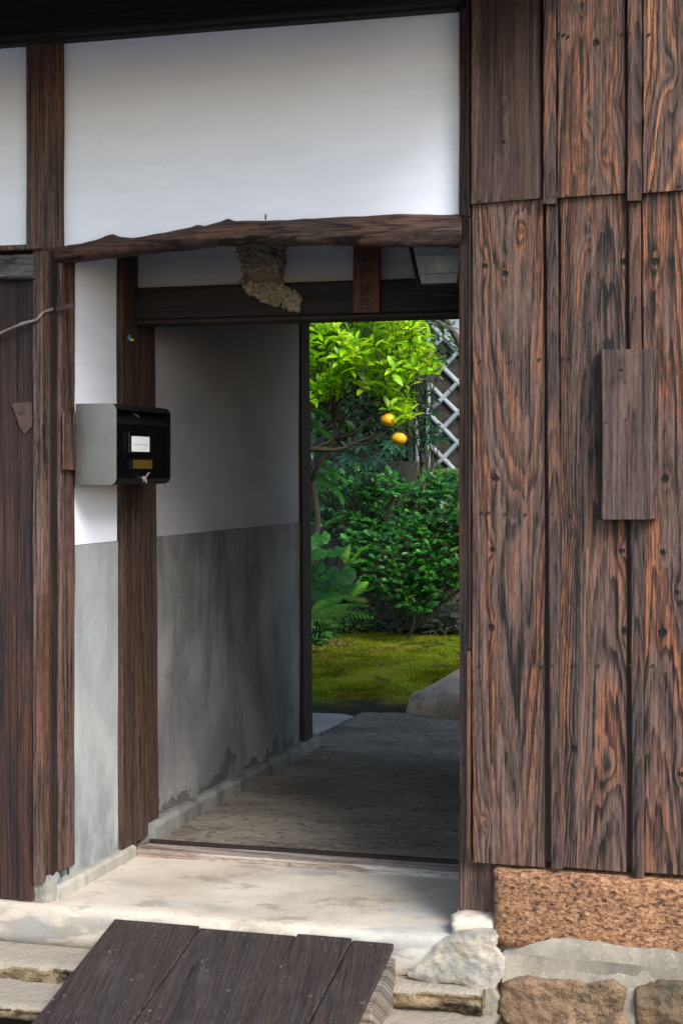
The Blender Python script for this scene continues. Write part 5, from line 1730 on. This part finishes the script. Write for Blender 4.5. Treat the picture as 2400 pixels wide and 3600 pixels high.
def fern(label, root, fronds, seed):
    t = thing('fern', label, 'fern', tuple(root), 'ferns')
    r = random.Random(seed)
    for k, (tx, ty, td, s) in enumerate(fronds):
        tip = GD(*ZQ(tx, ty), td)
        L = (tip - root).length
        # the frond's own arch ends at (0, 1, -.24): lift the chord to bring the tip to its place
        d = (tip - root).normalized()
        d = (d + Vector((0, 0, .24))).normalized()
        link_mesh('frond', frm[k % 3], frame_mat(root + Vector((r.uniform(-.02, .02), r.uniform(-.02, .02), 0)), d, (0, -.35, 1), L * 1.02, r.uniform(-.25, .25)), t)
f1 = GD(*ZQ(60, 2215), 9.2)
fern('light green fern with arching fronds beside the end post', f1, [(490, 2200, 9.05, 1), (450, 2115, 9.3, 1), (330, 2045, 9.4, 1), (270, 2260, 8.95, 1), (150, 2070, 9.3, 1), (20, 2080, 9.3, 1), (240, 2110, 9.1, 1), (-60, 2200, 9.1, 1), (360, 2170, 9.0, 1)], 3)
f2 = GD(*ZQ(330, 2080), 9.9)
fern('dark fern between the round leaves and the shrub stems', f2, [(465, 2005, 9.8, 1), (450, 1950, 10.0, 1), (480, 2095, 9.8, 1), (390, 1930, 9.9, 1), (300, 1960, 9.8, 1), (250, 2050, 9.7, 1)], 5)
f3 = GD(*ZQ(330, 1850), 10.1)
fern('small fern high in the gap above the round leaves', f3, [(450, 1690, 10.0, 1), (350, 1700, 10.1, 1), (370, 1790, 9.95, 1), (280, 1740, 10.0, 1), (430, 1800, 10.0, 1)], 6)

# ------------------------------------------------------------------ ground covers
def cover(name, label, poly, n, size, mat, seed, h=.10, cuts=((.25, .8), (.55, 1.), (.82, .65)), wid=.55, rows=True):
    r = random.Random(seed)
    mats = []
    SHS = [leaf_shape(1, wid, .2, .35, cuts), leaf_shape(1, wid * 1.1, .1, .2, cuts), leaf_shape(1, wid * .9, .3, .5, cuts)]
    xs_ = [p[0] for p in poly]; ys_ = [p[1] for p in poly]
    k = 0
    while len(mats) < n and k < 60000:
        k += 1
        u, v = r.uniform(min(xs_), max(xs_)), r.uniform(min(ys_), max(ys_))
        if not inpoly(u, v, poly): continue
        g = GP(u, v, .15); g = GP(u, v, ground_z(g.x, g.y)); g.z = ground_z(g.x, g.y)
        p = g + Vector((0, 0, r.uniform(.0, h)))
        a = r.random() * 6.28
        out = Vector((math.cos(a), math.sin(a) - .3, r.uniform(.0, .8)))
        mats.append(frame_mat(p, out, (r.uniform(-.3, .3), -.5, 1), r.uniform(*size), r.uniform(-.4, .4)))
    o = leaves_mesh(name, mats, SHS, M[mat], None)
    return tag(o, label, 'ground cover', None, 'stuff')
def Q8(x, y): return 1050 + x * .3827, 2150 + y * .3827
cover('ground_cover', 'low dark purple green ground cover along the far edge of the moss', [Q8(*p) for p in ((770, 190), (840, 150), (1000, 120), (1470, 90), (2200, 60), (2300, 240), (1470, 235), (1300, 232), (1100, 212), (900, 212))], 1500, (.04, .075), 'ajuga', 3, .13)
cover('low_herbs', 'small green herbs at the foot of the fern', [Q8(*p) for p in ((-200, 160), (250, 100), (560, 120), (640, 100), (760, 120), (700, 190), (480, 230), (250, 280), (100, 330), (-200, 360))], 900, (.03, .06), 'herb', 5, .12)
cover('rosette_leaves', 'grey green oval leaves low on the soil by the end post', [Q8(*p) for p in ((-100, 260), (190, 270), (250, 340), (240, 430), (180, 470), (-100, 490))], 150, (.04, .065), 'leopard', 6, .07)
cover('fallen_leaves', 'withered brown leaves scattered on the moss by the end post', [Q8(*p) for p in ((60, 280), (330, 270), (520, 300), (640, 330), (380, 420), (300, 500), (180, 520), (100, 500))], 130, (.015, .03), 'dryleaf', 7, .008)
cover('dark_undergrowth', 'dark leafy undergrowth in the shade beneath the shrubs', [(900, 2200), (1150, 2150), (1300, 2180), (1450, 2165), (2000, 2150), (2000, 2110), (900, 2110)], 1300, (.035, .07), 'fatsia', 9, .34)
# moss fuzz: short blades over the nearer moss
def fuzz():
    r = random.Random(4)
    V, F = [], []
    for k in range(30000):
        u, v = r.uniform(1060, 1660), r.uniform(2215, 2475)
        g = GP(u, v, .05); z = ground_z(g.x, g.y); g = GP(u, v, z); z = ground_z(g.x, g.y)
        if g.y < 8.45 + .45 * noise.noise(Vector((g.x * 2.3, g.y, 0))) + r.uniform(-.12, .12): continue
        if noise.noise(Vector((g.x * 2.6, g.y * 2.6, 5))) < r.uniform(-.4, .22): continue
        a = r.random() * 6.28; h = r.uniform(.006, .016); w = r.uniform(.003, .006)
        dx, dy = math.cos(a) * w, math.sin(a) * w
        n = len(V)
        V += [(g.x - dx, g.y - dy, z), (g.x + dx, g.y + dy, z), (g.x + r.uniform(-.01, .01), g.y + r.uniform(-.01, .01), z + h)]
        F.append((n, n + 1, n + 2))
    o = mobj('moss', V, F, M['mossblade'], None)
    tag(o, 'short yellow green moss on the garden ground', 'moss', None, 'stuff')
fuzz()

# ------------------------------------------------------------------ trees behind and around
def tree(name, label, base, blobs, nl, seed, size=(.06, .11), mat='backleaf', trunk=.07, group='trees round the garden'):
    t = thing(name, label, 'tree', tuple(base), group)
    r = random.Random(seed)
    mats = []
    SHS = [leaf_shape(1, .42, .25, .25), leaf_shape(1, .36, .3, .35)]
    for (c, rad, share) in blobs:
        for k in range(int(nl * share)):
            while True:
                q = Vector((r.uniform(-1, 1), r.uniform(-1, 1), r.uniform(-1, 1)))
                if q.length < 1: break
            q *= (.45 + .55 * q.length)
            p = Vector(c) + Vector((q.x * rad[0], q.y * rad[1], q.z * rad[2]))
            if noise.noise(p * 2.4 + Vector((seed, 0, 0))) < r.uniform(-.5, .1): continue
            out = Vector((q.x + r.uniform(-.8, .8), q.y + r.uniform(-.8, .8), r.uniform(-.6, .4)))
            mats.append(frame_mat(p, out, (r.uniform(-.5, .5), r.uniform(-.8, .2), 1), r.uniform(*size), r.uniform(-.6, .6)))
    o = leaves_mesh('crown', mats, SHS, M[mat], t); o['kind'] = 'stuff'
    c0 = Vector(blobs[0][0])
    V, F = branch([base, base.lerp(c0, .5) + Vector((.1, .05, 0)), c0], trunk, trunk * .5, 9, 6, .03)
    mobj('trunk', V, F, M['bark'], t, True)
    for (c, rad, share) in blobs:
        for k in range(3):
            e = Vector(c) + Vector((r.uniform(-.7, .7) * rad[0], r.uniform(-.7, .7) * rad[1], r.uniform(-.2, .7) * rad[2]))
            V, F = branch([base.lerp(c0, .6), c0.lerp(e, .5) + Vector((0, 0, .1)), e], trunk * .4, .008, 6, 5, .03, k)
            mobj('limb', V, F, M['bark'], t, True)
    return t
def gb(u, v, d, z=None):
    p = GD(u, v, d); p.z = .15 if z is None else z
    return p
tree('garden_tree', 'dark evergreen tree filling the shade behind the citrus', gb(1200, 0, 13.4), [(GD(1190, 1180, 13.4), (1.1, .6, .9), .5), (GD(1330, 1450, 13.6), (.8, .5, .8), .3), (GD(1050, 1500, 13.2), (.8, .5, .9), .2)], 5200, 3)
tree('garden_tree', 'small leaved tree between citrus and lattice wall', gb(1425, 0, 12.1), [(GD(1440, 1180, 12.1), (.34, .25, .5), .6), (GD(1440, 1480, 12.1), (.22, .2, .35), .4)], 2200, 6, (.035, .06), trunk=.03)
tree('garden_tree', 'unseen tall tree beyond the rear wall, added to block light', Vector((-6.5, 16.5, 0)), [(Vector((-6.2, 16.2, 4.2)), (2.6, 1.4, 2.2), .6), (Vector((-3.8, 16.4, 4.6)), (2.2, 1.3, 1.8), .4)], 7000, 8, (.10, .17), trunk=.16)  # added beyond the view to hold back sky light
tree('garden_tree', 'unseen leafy tree beside the end post, added to block light', Vector((-5.2, 10.5, .1)), [(Vector((-5.0, 10.6, 2.4)), (1.2, 1.3, 1.5), 1.0)], 4200, 11, (.08, .13), trunk=.09)  # crown out of view, put in to darken the garden
# bare leaning stem across the lattice wall
ls = thing('leaning_stem', 'bare grey stem leaning across the top of the lattice wall', 'tree', tuple(GD(1640, 1400, 12.3)))
V, F = branch([GD(*ZQ(1190, 640), 12.3), GD(*ZQ(1110, 330), 12.3), GD(*ZQ(1050, 215), 12.3), GD(*ZQ(990, 175), 12.3), GD(*ZQ(905, 125), 12.25), GD(*ZQ(760, 30), 12.2)], .028, .014, 8, 6, .012)
mobj('trunk', V, F, M['bark'], ls, True)
V, F = branch([GD(*ZQ(1095, 310), 12.3), GD(*ZQ(1050, 215), 12.36), GD(*ZQ(1005, 120), 12.36), GD(*ZQ(960, 0), 12.3)], .022, .012, 8, 6, .012)
mobj('branch', V, F, M['bark'], ls, True)
